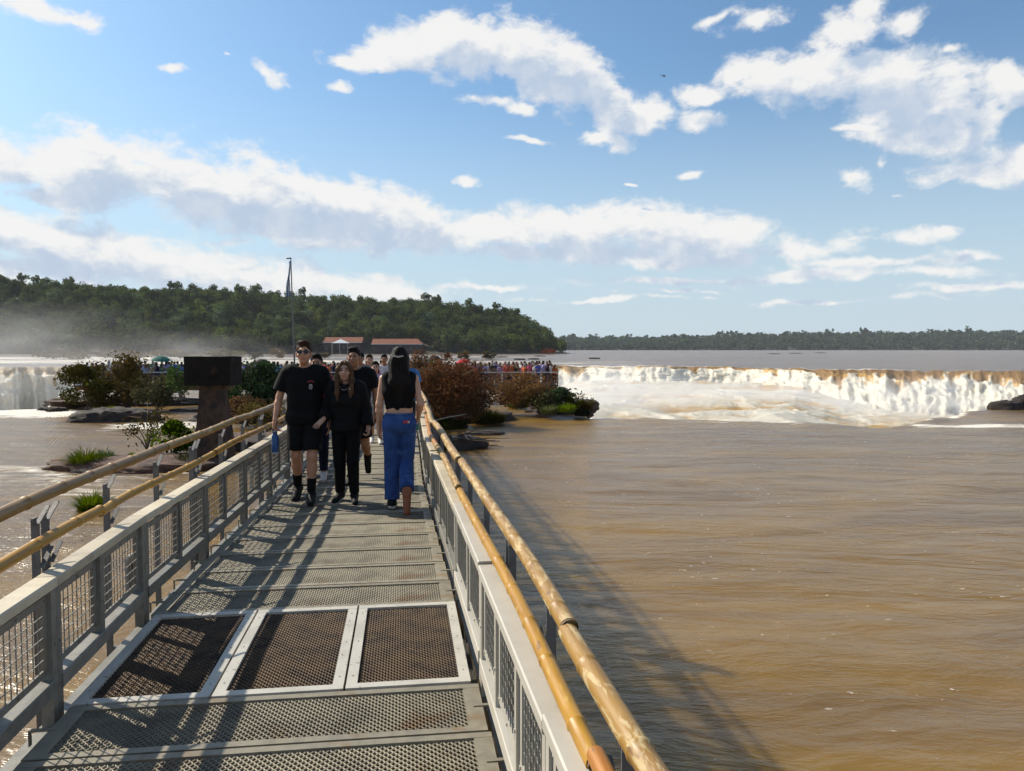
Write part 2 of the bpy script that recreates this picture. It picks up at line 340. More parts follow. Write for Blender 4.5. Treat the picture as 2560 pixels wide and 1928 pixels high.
def leafmat(name, c, c2, c3, trans=.35, lo=.35, hi=.7):
    m, t, b = newmat(name); t.nodes.remove(b)
    g = N(t, 'ShaderNodeNewGeometry'); oi = N(t, 'ShaderNodeObjectInfo')
    cc = mixc(t, smooth(t, g.outputs['Random Per Island'], .15, .85), c, c2)
    cc = mixc(t, smooth(t, noise(t, .9, 3, .6), lo, hi, 0, .8), cc, c3)
    hs = N(t, 'ShaderNodeHueSaturation'); t.links.new(cc, hs.inputs['Color'])
    t.links.new(mth(t, 'MULTIPLY_ADD', oi.outputs['Random'], .07, .465), hs.inputs['Hue'])
    t.links.new(mth(t, 'MULTIPLY_ADD', oi.outputs['Random'], -.5, 1.15), hs.inputs['Saturation'])
    t.links.new(mth(t, 'MULTIPLY', mth(t, 'MULTIPLY_ADD', mth(t, 'FRACT', mth(t, 'MULTIPLY', oi.outputs['Random'], 7.13)), .7, .65), smooth(t, noise(t, .09, 3, .7), .32, .68, .6, 1.35)), hs.inputs['Value'])
    d = N(t, 'ShaderNodeBsdfDiffuse'); tr = N(t, 'ShaderNodeBsdfTranslucent'); mx = N(t, 'ShaderNodeMixShader'); mx.inputs[0].default_value = trans
    t.links.new(hs.outputs[0], d.inputs[0]); t.links.new(hs.outputs[0], tr.inputs[0])
    t.links.new(d.outputs[0], mx.inputs[1]); t.links.new(tr.outputs[0], mx.inputs[2])
    t.links.new(mx.outputs[0], t.nodes['Material Output'].inputs[0]); return m
MT['lf_forest'] = leafmat('forest_leaves', (.055, .108, .024), (.105, .165, .032), (.13, .13, .04))
MT['lf_forest2'] = leafmat('olive_forest_leaves', (.075, .095, .026), (.13, .14, .038), (.13, .095, .042))
MT['lf_far'] = leafmat('far_forest_leaves', (.045, .088, .030), (.075, .118, .038), (.08, .10, .04), .25)
MT['lf_green'] = leafmat('green_leaves', (.035, .075, .014), (.075, .13, .022), (.03, .05, .012))
MT['lf_mixed'] = leafmat('olive_green_leaves', (.045, .070, .014), (.10, .105, .022), (.085, .06, .018))
MT['lf_bright'] = leafmat('bright_green_leaves', (.07, .17, .015), (.13, .24, .02), (.05, .11, .012), .45)
MT['lf_olive'] = leafmat('olive_leaves', (.085, .075, .018), (.15, .12, .025), (.09, .06, .02))
MT['lf_red'] = leafmat('russet_leaves', (.20, .055, .016), (.33, .105, .022), (.13, .07, .02), .4)
MT['lf_orange'] = leafmat('orange_brown_leaves', (.28, .095, .016), (.38, .16, .024), (.15, .09, .022), .4)
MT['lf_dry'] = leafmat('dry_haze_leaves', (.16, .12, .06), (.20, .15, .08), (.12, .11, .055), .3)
MT['grass'] = leafmat('grass_blades', (.05, .12, .012), (.11, .20, .02), (.09, .12, .02), .4)
MT['grassd'] = leafmat('dark_grass_blades', (.025, .045, .010), (.05, .07, .015), (.05, .045, .015), .3)
MT['grassy'] = leafmat('yellow_grass_blades', (.13, .18, .02), (.20, .23, .03), (.14, .12, .03), .4)
# ------------------------------------------------------------------ river, falls
def px2az(px): return math.atan((px - CX) / FPX)
def azs(pxs): return np.arctan((np.asarray(pxs, float) - CX) / FPX)
def watermat(name, c, c2, far=False):
    m, t, b = newmat(name); tcn = N(t, 'ShaderNodeTexCoord'); P = tcn.outputs['Object']
    n0 = noise(t, .13 if not far else .02, 6, .62, vec=P, stretch=(.6, 2.2, 1), dist=1.2)
    bc = mixc(t, smooth(t, n0, .36, .62), c, c2)
    at_ = N(t, 'ShaderNodeAttribute', attribute_name='foam_glare')
    fn1 = noise(t, 1.1 if not far else .11, 7, .68, vec=P, stretch=(.45, 1.5, 1) if not far else (.25, 1.5, 1), dist=.6)
    fsum = mth(t, 'ADD', mth(t, 'MULTIPLY', at_.outputs['Fac'], 1.0), mth(t, 'MULTIPLY_ADD', fn1, 1.7, -1.25))
    foam_glare = smooth(t, fsum, .12, .42)
    fl = noise(t, 7.5, 2, .5, vec=P, stretch=(.7, 1.5, 1)); fl2 = noise(t, .55, 3, .6, vec=P)
    fleck = mth(t, 'MULTIPLY', smooth(t, fl, .715, .745), smooth(t, fl2, .5, .62))
    foam2 = mth(t, 'MAXIMUM', foam_glare, mth(t, 'MULTIPLY', fleck, 0.0 if far else .9))
    t.links.new(mixc(t, foam2, bc, (.66, .62, .54)), b.inputs['Base Color'])
    t.links.new(mth(t, 'MULTIPLY_ADD', foam2, .6, .25 if not far else .26), b.inputs['Roughness'])
    if not far:
        b.subsurface_method = 'BURLEY'; b.inputs['Subsurface Weight'].default_value = .9; b.inputs['Subsurface Radius'].default_value = (1.0, .8, .4); b.inputs['Subsurface Scale'].default_value = .9
    b.inputs['IOR'].default_value = 1.36
    b1 = noise(t, .9, 5, .62, vec=P, stretch=(.55, 1.25, 1), dist=.5); b2 = noise(t, 5.5, 5, .6, vec=P, stretch=(.6, 1.3, 1), dist=.3)
    if far: h = noise(t, .30, 6, .65, vec=P, stretch=(.5, 1.3, 1)); bump(t, b, h, .55, 1.2)
    else:
        calm = smooth(t, noise(t, .11, 4, .6, vec=P, stretch=(.7, 1.6, 1), dist=1.5), .36, .60, .45, 1.0)      # smoother boils among the ripples
        bump(t, b, mth(t, 'MULTIPLY', mth(t, 'ADD', b1, mth(t, 'MULTIPLY', b2, .25)), calm), .6, .26)
    return m
MT['river'] = watermat('muddy_river_water', (.215, .124, .025), (.15, .088, .027))
MT['upper'] = watermat('upper_river_water', (.14, .088, .045), (.17, .11, .06), True)

a_in = np.radians(np.arange(-52, 52.01, .2)); a_out = np.radians(np.concatenate([np.arange(-180, -52, 3.0), np.arange(55, 180.1, 3.0)]))
AZ = np.sort(np.concatenate([a_in, a_out]))
PXc = CX + FPX * np.tan(np.clip(AZ, -1.2, 1.2))
lip_px = [-2500, -700, -200, 0, 110, 180, 1380, 1470, 1560, 1700, 1850, 1960, 2060, 2200, 2270, 2362, 2444, 2560, 3000, 5000]
lip_y  = [46, 50, 53, 54, 55, 80, 80, 48.5, 48, 46.5, 45.5, 45, 44, 42.5, 43, 48, 52, 55, 55, 50]
lipY = np.interp(PXc, lip_px, lip_y)
lipR = lipY / np.maximum(np.cos(AZ), .5); lipR[np.abs(AZ) > 1.1] = 75
NR = 270
tt = np.linspace(0, 1, NR)[:, None]
R = 1.2 * (lipR[None, :] / 1.2) ** tt
X = R * np.sin(AZ)[None]; Y = R * np.cos(AZ)[None]; Z = np.full_like(X, W)
Z += .10 * (fbm2(X * .35 + 9, Y * .75, 3, 3) - .5) + .05 * (fbm2(X * 1.1, Y * 2.0 + 4, 3, 8) - .5)
bulge = sstep(PXc, 2240, 2480)[None, :] * sstep(Y, 43, 58)
Z += .22 * bulge + 1.1 * bulge * (fbm2(X * .22, Y * .3, 4, 12) - .5)
d_lip = lipR[None, :] - R
Z += .22 * sstep(d_lip, 5, 1) * (fbm2(X * .35, Y * .2, 3, 21) - .45) * 2
foam_glare = .55 * sstep(d_lip, 2.6, .3) * (fbm2(X * .3, Y * .3, 3, 30) > .42)
foam_glare = foam_glare + .80 * np.exp(-((Y - 42.3 - 1.2 * fbm2(X * .3, Y * 0, 2, 4)) / 1.1) ** 2) * sstep(PXc, 2180, 2330)[None, :]
foam_glare = foam_glare + .95 * bulge * sstep(fbm2(X * .16, Y * .3, 4, 37), .42, .62)
foam_glare = foam_glare + .40 * np.exp(-((Y - 52) / 4.0) ** 2) * sstep(PXc, 420, 250)[None, :]
foam_glare = foam_glare + .30 * np.exp(-((Y - 44) / 3.5) ** 2) * (sstep(PXc, 180, 330) * sstep(PXc, 620, 520))[None, :]
foam_glare = foam_glare + .56 * sstep(PXc, 800, 300)[None, :] * sstep(Y, 9, 26) * sstep(fbm2(X * .07, Y * .16, 4, 33), .36, .60)  # left rapids: white streaks that also paint in the channel's silver glare
foam_glare = foam_glare + .34 * sstep(fbm2(X * .05 + 4, Y * .11, 4, 35), .52, .66) * sstep(PXc, 1400, 1900)[None, :] * sstep(Y, 6, 20)
rows = [np.stack([X, Y, Z], -1)]; fr = [foam_glare]
for k, (dr, dz) in enumerate([(.5, .12), (1.0, .5), (1.4, 1.3), (1.7, 2.6), (1.9, 4.5), (2.0, 9.0)]):
    q = 1 + dr / lipR; e = np.stack([X[-1] * q, Y[-1] * q, Z[-1] - dz], -1)[None]; rows.append(e); fr.append(np.full((1, len(AZ)), .5 + .1 * k))
P3 = np.concatenate(rows, 0); FO = np.concatenate(fr, 0)
def gridmesh(name, P, mats, attrs, wrap=False):
    nr, nc = P.shape[:2]; idx = np.arange(nr * nc).reshape(nr, nc)
    F = np.stack([idx[:-1, :-1], idx[:-1, 1:], idx[1:, 1:], idx[1:, :-1]], -1).reshape(-1, 4)[:, ::-1]
    me = npmesh(name, P.reshape(-1, 3), F, mats, True)
    for k, v in attrs.items(): attr(me, k, v)
    return me
tag(link('river', gridmesh('river', P3, MT['river'], {'foam_glare': FO})), kind='structure')

# far crest and the foaming gorge below it
FP = np.concatenate([np.arange(-1600, -60, 14), np.arange(-60, 260, 3), np.arange(260, 1360, 12), np.arange(1360, 2640, 2.6), np.arange(2640, 4600, 25)]).astype(float)
FA = azs(FP)
Zc = np.interp(FP, [-1600, 0, 150, 400, 900, 1380, 1450, 1600, 1750, 1900, 2000, 2100, 2300, 2450, 2560, 3000, 4600], [165, 178, 182, 200, 210, 205, 203, 190, 192, 183, 168, 158, 155, 150, 144, 120, 95])
Zc = Zc + 9 * (fbm2(FP * .012, FP * 0, 4, 40) - .5) + 2.5 * (fbm2(FP * .06, FP * 0, 3, 44) - .5)
run = np.interp(FP, [0, 1400, 1500, 1950, 2080, 2200, 2560], [6, 6, 11, 11, 14, 34, 38])
drop = np.interp(FP, [200, 500, 1380, 1480, 1990, 2150, 2560], [11, 8, 5.5, 3.3, 3.5, 5.2, 6.0])
K1, K2 = 90, 260
v = np.linspace(0, 1, K1)[:, None]
amb = -.02 + .20 * sstep(fbm2(FP * .016, FP * 0, 3, 48), .50, .74) + .10 * fbm2(FP * .08, FP * 0, 3, 49) + .42 * np.exp(-((FP - 2085) / 62) ** 2) + .16 * np.exp(-((FP - 1880) / 45) ** 2) + .16 * np.exp(-((FP - 1740) / 30) ** 2) + .22 * np.exp(-((FP - 1440) / 45) ** 2)
u = (FP * .05)[None, :]
streak = fbm2(u * 1.6 + 0 * v, v * 2.2 + 0 * u, 5, 50)
bil = lambda x, y, o, sd_: sum(.5 ** i * np.abs(2 * vn2(x * 2 ** i + 3.3 * i, y * 2 ** i + 1.7 * i, sd_ + i) - 1) for i in range(o)) / sum(.5 ** i for i in range(o))
lumps = 1 - 1.15 * bil(u * .55 + .6 * fbm2(u, v * 2 + 0 * u, 3, 55), v * 3.2 + .5 * fbm2(u * .9, v * 2 + 0 * u, 3, 56), 4, 57)
prof = np.clip(v * 1.0, 0, 1); crest = (1.5 * (fbm2(u * .22, u * 0, 3, 66) - .5) + .5 * (fbm2(u * 1.1, u * 0, 3, 68) - .5)) * sstep(FP, 1300, 1420)[None, :]
casc = sstep(FP, 2100, 2230)[None, :]
down = (1 - casc) * (prof ** 1.6) + casc * (.75 * prof ** 1.1 + .25 * sstep(prof + .3 * (lumps - .5), .1, .9))
fy = Zc[None, :] - run[None, :] * (1 - (1 - prof) ** 1.3) + (1.1 + .3 * casc) * (streak - .5) * sstep(v, .02, .3) - (2.4 + 2.6 * casc) * (lumps - .5) * sstep(v, .05, .4)
fz = W - drop[None, :] * down + (1.0 + 1.3 * casc) * (lumps - .5) * sstep(v, .06, .35) + .35 * (fbm2(u * 2, v * 3 + 0 * u, 3, 63) - .4) * (1 - sstep(v, .0, .25)) + crest * (1 - sstep(v, .1, .6))
ffo = sstep(v + .5 * (streak - .5) + .45 * (lumps - .6), amb[None, :], amb[None, :] + .30)
w = np.linspace(0, 1, K2)[1:, None]
yend = 50.0
bl = sstep(w, 0, .10); y_s = (Zc - run)[None, :]; gy = (fy[-1:] * (1 - bl) + y_s * bl) * (1 - w) + yend * w
gx_n = np.tan(FA)[None, :] * gy
mound = fbm2(gx_n * .09, gy * .07, 3, 70); ridg = 1 - 1.1 * bil(gx_n * .10 + fbm2(gx_n * .12, gy * .1, 2, 71), gy * .09, 4, 77)
gz = fz[-1:] * (1 - bl) + (W - np.interp(FP, [200, 500, 1380, 1480, 1990, 2150, 2560], [11, 8, 5.5, 3.4, 3.6, 5.0, 5.6]))[None, :] * bl - 1.2 * w + (1.7 * (mound - .5) + 1.5 * (ridg - .65)) * sstep(w, 0, .12)
gfo = np.clip(.72 + .7 * (mound - .5) + 1.1 * (ridg - .65), .3, 1.0)
fY = np.concatenate([fy, gy]); fZ = np.concatenate([fz, gz]); fF = np.concatenate([ffo, gfo])
fX = np.tan(FA)[None, :] * fY
m, t, b = newmat('falling_white_water')
ua = N(t, 'ShaderNodeAttribute', attribute_name='foam_glare'); uu = N(t, 'ShaderNodeAttribute', attribute_name='ucoord'); vv = N(t, 'ShaderNodeAttribute', attribute_name='vcoord')
cv = N(t, 'ShaderNodeCombineXYZ'); t.links.new(uu.outputs['Fac'], cv.inputs[0]); t.links.new(vv.outputs['Fac'], cv.inputs[1])
n1 = noise(t, 1.0, 7, .65, vec=cv.outputs[0], stretch=(2.4, 7, 1), dist=.8); n2 = noise(t, .42, 8, .68, coord='Object', dist=.5); onf = smooth(t, vv.outputs['Fac'], 1.9, 1.0)
f = smooth(t, mth(t, 'ADD', ua.outputs['Fac'], mth(t, 'ADD', mth(t, 'MULTIPLY', mth(t, 'MULTIPLY_ADD', n1, 1.0, -.5), onf), mth(t, 'MULTIPLY_ADD', n2, 1.3, -.65))), .25, .85)
cc = mixc(t, f, (.42, .25, .075), (.57, .53, .44)); cc = mixc(t, smooth(t, ua.outputs['Fac'], .02, .3), (.22, .13, .05), cc)
t.links.new(cc, b.inputs['Base Color']); b.inputs['Roughness'].default_value = .6
b.inputs['Specular IOR Level'].default_value = .2; b.subsurface_method = 'BURLEY'; b.inputs['Subsurface Weight'].default_value = 1.0; b.inputs['Subsurface Radius'].default_value = (1.0, .95, .85); b.inputs['Subsurface Scale'].default_value = .9
bump(t, b, mth(t, 'ADD', mth(t, 'MULTIPLY', mth(t, 'MULTIPLY', n1, .35), onf), n2), .6, 1.2); MT['fall'] = m
UU = np.repeat(u * 1.0, fY.shape[0], 0); VV = np.concatenate([np.repeat(v, len(FP), 1) * 1.6, np.repeat(1.6 + w * 9, len(FP), 1)])
tag(link('waterfall', gridmesh('waterfall', np.stack([fX, fY, fZ], -1)[:, ::-1], MT['fall'], {'foam_glare': fF[:, ::-1], 'ucoord': UU[:, ::-1], 'vcoord': VV[:, ::-1]})), kind='structure')
# upper river behind the crest, out to the far shore
K3 = 150; q = np.linspace(0, 1, K3)[:, None]
uY = Zc[None, :] * (6500 / Zc[None, :]) ** (q ** 1.15)
uX = np.tan(FA)[None, :] * uY
uZ = np.full_like(uY, W); uZ[0] = fz[0]
uZ[1:] += .5 * (fbm2(uX[1:] * .05, uY[1:] * .09, 4, 80) - .5) * sstep(uY[1:], 900, 300)
uZ[1:] += crest * sstep(uY[1:] - Zc[None, :], 26, 0)
rap = fbm2(uX * .006, uY * .016, 4, 90)
uf = (.42 * sstep(rap, .44, .62) * sstep(uY, 900, 420) + .30 * sstep(uY[:] - Zc[None, :], 16, 0)) * sstep(FP, 2600, 1700)[None, :] * .8
uf = uf + (.38 * sstep(rap, .40, .55) * sstep(uY, 620, 300)) * sstep(FP, 1560, 1000)[None, :] * .55
uf += .14 * sstep(uY, 800, 300)
uf += .42 * sstep(uY - Zc[None, :], 12, 0) * sstep(FP, 1350, 1420)[None, :]
tag(link('upper_river', gridmesh('upper_river', np.stack([uX, uY, uZ], -1), MT['upper'], {'foam_glare': uf})), kind='structure')

# ------------------------------------------------------------------ trees
def leafcloud(centres, radii, n, size, flat=.75, seed=0, up=.3):
    """n leaf-clump faces spread through a set of ellipsoid lobes"""
    r = np.random.default_rng(seed); k = len(centres)
    vol = np.array([q[0] * q[1] * q[2] for q in radii]) ** .75; w_ = r.choice(k, n, p=vol / vol.sum())
    d = r.normal(size=(n, 3)); d /= np.linalg.norm(d, axis=1)[:, None]
    rad = r.random(n) ** .30
    C = np.array(centres)[w_]; Rr = np.array(radii)[w_]
    p = C + d * rad[:, None] * Rr
    nn = d * .9 + r.normal(size=(n, 3)) * .8 + np.array([0, 0, up]); nn /= np.linalg.norm(nn, axis=1)[:, None]
    a = np.cross(nn, r.normal(size=(n, 3))); a /= np.linalg.norm(a, axis=1)[:, None]; b_ = np.cross(nn, a)
    s = size * (.55 + .9 * r.random(n))[:, None]
    e = .45 + .4 * r.random(n)[:, None]
    bend = nn * s * .22
    V = np.stack([p - a * s, p - b_ * s * e + bend, p + a * s - bend, p + b_ * s * e], 1).reshape(-1, 3)
    return V, np.arange(4 * n).reshape(n, 4)
def crown_lobes(rng, rx, rz, n, base):
    c, q = [], []
    for i in range(n):
        an = rng.uniform(0, 2 * PI); rr = rx * rng.uniform(.15, .75); zz = base + rz * rng.uniform(-.5, .75)
        c.append((rr * math.cos(an), rr * math.sin(an), zz)); s = rng.uniform(.35, .62)
        q.append((rx * s, rx * s, rz * s * rng.uniform(.5, .8)))
    c.append((0, 0, base)); q.append((rx * .6, rx * .6, rz * .6)); return c, q
TREES = []
for i in range(7):
    rng = random.Random(30 + i)
    h = [13, 15, 12, 16, 14, 19, 21][i]; rx = [5.6, 5.0, 6.2, 4.6, 5.4, 4.2, 4.8][i]; rz = h * (.52 if i < 5 else .30)
    c, q = crown_lobes(rng, rx, rz, 12 if i < 5 else 7, h - rz * .92)
    V, F = leafcloud(c, q, 760 if i < 5 else 460, .66, seed=i)
    mt = MT['lf_forest2'] if i in (2,) else MT['lf_forest']
    crown = npmesh('crown', V, F, mt)
    mb = MB(); mb.tube([(0, 0, -2.5), (.1, .1, h * .4), (-.1, .2, h * .75)], [.38, .28, .12], 6)
    for k in range(4):
        an = k * 1.7 + i; mb.tube([(0, 0, h * .45), (math.cos(an) * rx * .5, math.sin(an) * rx * .5, h * .72)], [.16, .06], 5)
    TREES.append((crown, mb.mesh('trunk', MT['bark']), V, F))
# hill: shoreline about 640 m ahead, ridge 140 m behind it
sk_px = np.array([-900, -300, 0, 115, 290, 385, 520, 642, 834, 960, 1060, 1188, 1284, 1348, 1400, 1414, 1425]); sk_y = np.array([690, 695, 707, 712, 719, 715, 722, 728, 738, 741, 744, 757, 772, 796, 832, 856, 882])
def shoreY(px): return np.interp(px, [-900, 0, 900, 1300, 1410, 1440], [600, 615, 640, 650, 668, 690])
def ridge_h(px):
    return np.maximum(1.7 + (HOR - np.interp(px, sk_px, sk_y)) * 760 / FPX - 20 - W, .3)
def hill_z(px, d):
    return W + .4 + ridge_h(px) * sstep(d, -8, 125) * (1 - .25 * sstep(d, 150, 380))
hp = np.linspace(-900, 1425, 120)[None, :]; hd = np.concatenate([[-6], np.linspace(0, 420, 50)])[:, None]
hY = shoreY(hp) + hd + 0 * hp; hX = (hp - CX) / FPX * (shoreY(hp) + .35 * hd); hZ = hill_z(hp, hd) + 0 * hY; hZ[0] = W - 2
MT['soil'] = simple('forest_floor', (.03, .035, .015), .95, 0, (.05, .04, .02), .2)
tag(link('hill', gridmesh('hill', np.stack([hX, hY, hZ], -1), MT['soil'], {})), kind='structure')
spots = []
rng = random.Random(3)
for i in range(9000):
    if len(spots) >= 1150: break
    px = rng.uniform(-500, 1412); d = rng.uniform(0, 1) * 175
    x = (px - CX) / FPX * (float(shoreY(px)) + .35 * d); y = float(shoreY(px)) + d
    if 800 < px < 1075 and d < 22: continue
    if all((x - s[0]) ** 2 + (y - s[1]) ** 2 > 30 for s in spots): spots.append((x, y, px, d))
spots.sort(key=lambda s: -( (1 if 0 < s[2] < 1412 else 0) * 1000 - s[3] * 1.0 + (random.random() * 320)))
infV, infF, nb = [], [], 0
for i, (x, y, px, d) in enumerate(spots):
    k = rng.choice([0, 1, 2, 3, 4, 0, 1, 3, 4] + ([5] if 85 < d < 150 else []))
    z = float(hill_z(px, d)); s = rng.uniform(.9, 1.35) * (.72 if px > 1385 else .9 if px > 1340 else 1); rz_ = rng.uniform(0, 6.28)
    if i < 300:
        e = empty('forest_tree', (x, y, z), rz_); e.scale = (s, s, s * rng.uniform(.85, 1.12))
        link('crown', TREES[k][0], e); link('trunk', TREES[k][1], e)
        zone_ = next(nm for lim, nm in ((120, 'at the left frame edge'), (270, 'above the left falls'), (430, 'left of the concrete pier'), (600, 'above the concrete pier'), (720, 'just left of the flagpole'), (800, 'just right of the flagpole'), (920, 'above the white tent'), (1060, 'above the red tiled hall'), (1200, 'right of the red tiled hall'), (1330, 'on the right slope'), (1500, 'at the right tip')) if px < lim)
        row_ = next(nm for lim, nm in ((18, 'on the hill shore'), (45, 'low on the hill'), (75, 'halfway up the hill'), (105, 'high on the hill'), (400, 'on the hill crest')) if d < lim)
        shape_ = ('round green', 'upright green', 'broad olive', 'slim dark green', 'spreading green', 'tall thin', 'tall emergent')[k]; size_ = 'small' if s < 1.02 else 'large' if s > 1.2 else 'middling'
        tag(e, f'{size_} {shape_} tree {row_} {zone_}', 'tree', 'trees of the wooded hill')
    else:
        V, F = TREES[k][2], TREES[k][3]; c_, s_ = math.cos(rz_), math.sin(rz_)
        V = V[:].reshape(-1, 4, 3)[::1].reshape(-1, 3); F = np.arange(len(V)).reshape(-1, 4)
        Vr = np.stack([V[:, 0] * c_ - V[:, 1] * s_, V[:, 0] * s_ + V[:, 1] * c_, V[:, 2]], 1) * s + np.array([x, y, z])
        infV.append(Vr); infF.append(F + nb); nb += len(Vr)
tag(link('hill_forest', npmesh('hill_forest', np.concatenate(infV), np.concatenate(infF), MT['lf_forest'])), 'dense green forest filling the hillside between its larger trees', 'forest', kind='stuff')
# far shore on the right
fp = np.linspace(1300, 4200, 260)[None, :]; fd = np.array([0, 20, 150, 400, 1200])[:, None]
fsY = 2300 + fd + 0 * fp; fsX = (fp - CX) / FPX * fsY
fh = np.interp(fp, [1300, 1415, 1700, 1900, 2100, 2560, 4200], [44, 44, 47, 55, 60, 66, 70]) + 5 * (fbm2(fp * .02, fp * 0, 3, 95) - .5)
fsZ = W + np.array([-3, .5, .45, 1, .6])[:, None] * np.where(np.array([0, 1, 2, 3, 4])[:, None] > 1, fh - 15, 1) ; fsZ[2] = W + .45 * (fh[0] - 15)
tag(link('far_shore', gridmesh('far_shore', np.stack([fsX, fsY, fsZ], -1), MT['soil'], {})), kind='structure')
infV, infF, nb = [], [], 0
fr_ = np.random.default_rng(8)
for i in range(2600):
    px = fr_.uniform(1380, 2750); d = fr_.uniform(0, 1) * 420
    y = 2300 + d; x = (px - CX) / FPX * y
    hh = np.interp(px, fp[0], fh[0]) - 15
    z = W + np.interp(d, [0, 20, 150, 400, 500], [0, .5, .45 * hh, hh, hh])
    s = fr_.uniform(9, 16) * (1.6 if fr_.random() < .07 else 1)
    c = [(0, 0, s * .75), (s * .3, 0, s), (-s * .3, .1, s * .95), (0, 0, s * .3)]; q = [(s * .5, s * .5, s * .45), (s * .3, s * .3, s * .3), (s * .3, s * .3, s * .3), (s * .4, s * .4, s * .5)]
    V, F = leafcloud(c, q, 36, s * .26, seed=i + 900)
    infV.append(V + np.array([x, y, z])); infF.append(F + nb); nb += len(V)
tag(link('distant_forest', npmesh('distant_forest', np.concatenate(infV), np.concatenate(infF), MT['lf_far'])), 'low dark forest lining the far river shore on the right', 'forest', kind='stuff')
# ------------------------------------------------------------------ walkway (local frame: y along it, x across it)
WA = math.atan(.14)
S_END = 58.0
def tL(s): return float(np.interp(s, [0, 3.5, 5.2, 7.5, 10, 60], [-1.56, -1.57, -1.61, -1.56, -1.50, -1.50]))
def tR(s): return float(np.interp(s, [0, 3, 5.2, 7.8, 10, 14, 60], [.42, .375, .33, .27, .225, .25, .25]))
def zD(s): return float(np.interp(s, [0, 15, 58], [0, 0, -1.15]))      # the deck dips gently towards the lookout
def wl(x, s, z=0.0):            # walkway coordinates to world
    c, q = math.cos(WA), math.sin(WA); return Vector((x * c - s * q, x * q + s * c, z))
deck = tag(empty('walkway', (0, 0, 0), WA), kind='structure')
PW, PD, B = 1.0, .5, .045       # unit panel: 1 wide (scaled to the deck), .5 deep
def grating_mesh(wd, dp, cell, row, mat, wth=.0065, th=.0045, name='grating'):
    """expanded metal: zigzag strands that meet at their peaks"""
    nc = int(round(wd / cell)); ny = int(round(dp / row)); V = []; F = []
    xs = (np.concatenate([(np.arange(nc)[:, None] + np.array([[0, .16, .5, .66]])).ravel(), [nc]]) / nc - .5) * wd; nx = len(xs) - 1
    for r in range(ny + 1):
        y0 = (r / ny - .5) * dp; ph = (((np.arange(nx + 1) % 4) >= 2).astype(int) + r) % 2
        ys = np.clip(y0 + (ph - .5) * row * .92, -dp / 2, dp / 2)
        lo = np.stack([xs, ys - wth / 2, np.full_like(xs, -th * 1.2)], 1); hi = np.stack([xs, ys + wth / 2, np.full_like(xs, th * .6)], 1)
        lo2 = lo - [0, 0, th]; hi2 = hi - [0, 0, th]
        b = len(V) and sum(len(q) for q in V); V.append(np.concatenate([lo, hi, hi2, lo2])); n = nx + 1
        i = np.arange(nx)
        for p, q in ((0, 1), (1, 2), (2, 3), (3, 0)):
            F.append(np.stack([b + p * n + i, b + p * n + i + 1, b + q * n + i + 1, b + q * n + i], 1))
    return npmesh(name, np.concatenate(V), np.concatenate(F), mat)
G_NEAR = grating_mesh(1.80, PD - 2 * B - .012, .0315, .0185, MT['grate'], .0056, .0042)
G_FAR = grating_mesh(1.80, PD - 2 * B - .012, .055, .031, MT['grate'], .0105, .006)
G_H = grating_mesh(.50, 1.16, .030, .0178, MT['grater'], .0052, .0042)
def frame_mesh(w, d, b, mat, tabs=False, bw=None):
    mb = MB(); bw = bw or b; h = .045
    def bar(x0, x1, y0, y1, z=0): mb.box(((x0 + x1) / 2, (y0 + y1) / 2, z - h / 2 + .004), (x1 - x0, y1 - y0, h))
    bar(-w / 2, w / 2, -d / 2, -d / 2 + b); bar(-w / 2, w / 2, d / 2 - b, d / 2)
    bar(-w / 2, -w / 2 + bw, -d / 2 + b, d / 2 - b, -.001); bar(w / 2 - bw, w / 2, -d / 2 + b, d / 2 - b, -.001)
    if tabs:
        mb.box((w / 2 + .02, .0, .004), (.13, .022, .008)); mb.box((w / 2 + .084, 0, -.03), (.006, .022, .07))
        mb.box((-w / 2 - .03, .02, .003), (.11, .022, .008)); mb.box((-w / 2 - .082, .02, -.03), (.006, .022, .07))
        for sx in (-1, 1): mb.box((sx * (w / 2 - .012), 0, -.05), (.012, d, .06))
    return mb.mesh('grating_panel', mat)
FR = frame_mesh(1.92, PD - .016, B, MT['frame'], True, .08)
rows = [(s, 'p') for s in np.arange(.35, 3.7, PD)]
H0, H1 = 3.85, 5.12
k = 0; s = H0 - PD / 2
while s > .2:
    k += 1; s -= PD
srows = [H0 - PD * (i + .5) for i in range(7)] + [H1 + PD * (i + .5) for i in range(int((S_END - H1) / PD))]
for s in srows:
    l, r = tL(s), tR(s); w_ = r - l; z = zD(s)
    p = link('grating_panel', FR, deck, ((l + r) / 2, s, z)); p.scale = (w_ / 1.92, 1, 1)
    p.rotation_euler = (-math.atan((zD(s + .25) - zD(s - .25)) / .5) * -1, random.uniform(-.002, .002), random.uniform(-.004, .004))
    g = link('grating', G_NEAR if s < 14 else G_FAR, p, (0, 0, -.006)); tag(g, kind='stuff')
# the three hatches
l, r = tL(4.5) + .01, tR(4.5) - .01; wd = (r - l) / 3
for i in range(3):
    wi = wd - .012; p = link('hatch_panel', frame_mesh(wi, H1 - H0 - .012, .055, MT['hatch']), deck, (l + wd * (i + .5), (H0 + H1) / 2, .006))
    g = link('grating', G_H, p, (0, 0, -.012)); g.scale = ((wi - .11) / .50, (H1 - H0 - .122) / 1.16, 1); tag(g, kind='stuff')
    mb = MB()
    for sx in (-1, 1):
        for sy in (-.4, .0, .4): mb.tube([(sx * (wi / 2 - .028), sy * 1.2, .004), (sx * (wi / 2 - .028), sy * 1.2, .006)], .004, 8)
    tag(mb.build('bolt', MT['frame'], p), kind='stuff')
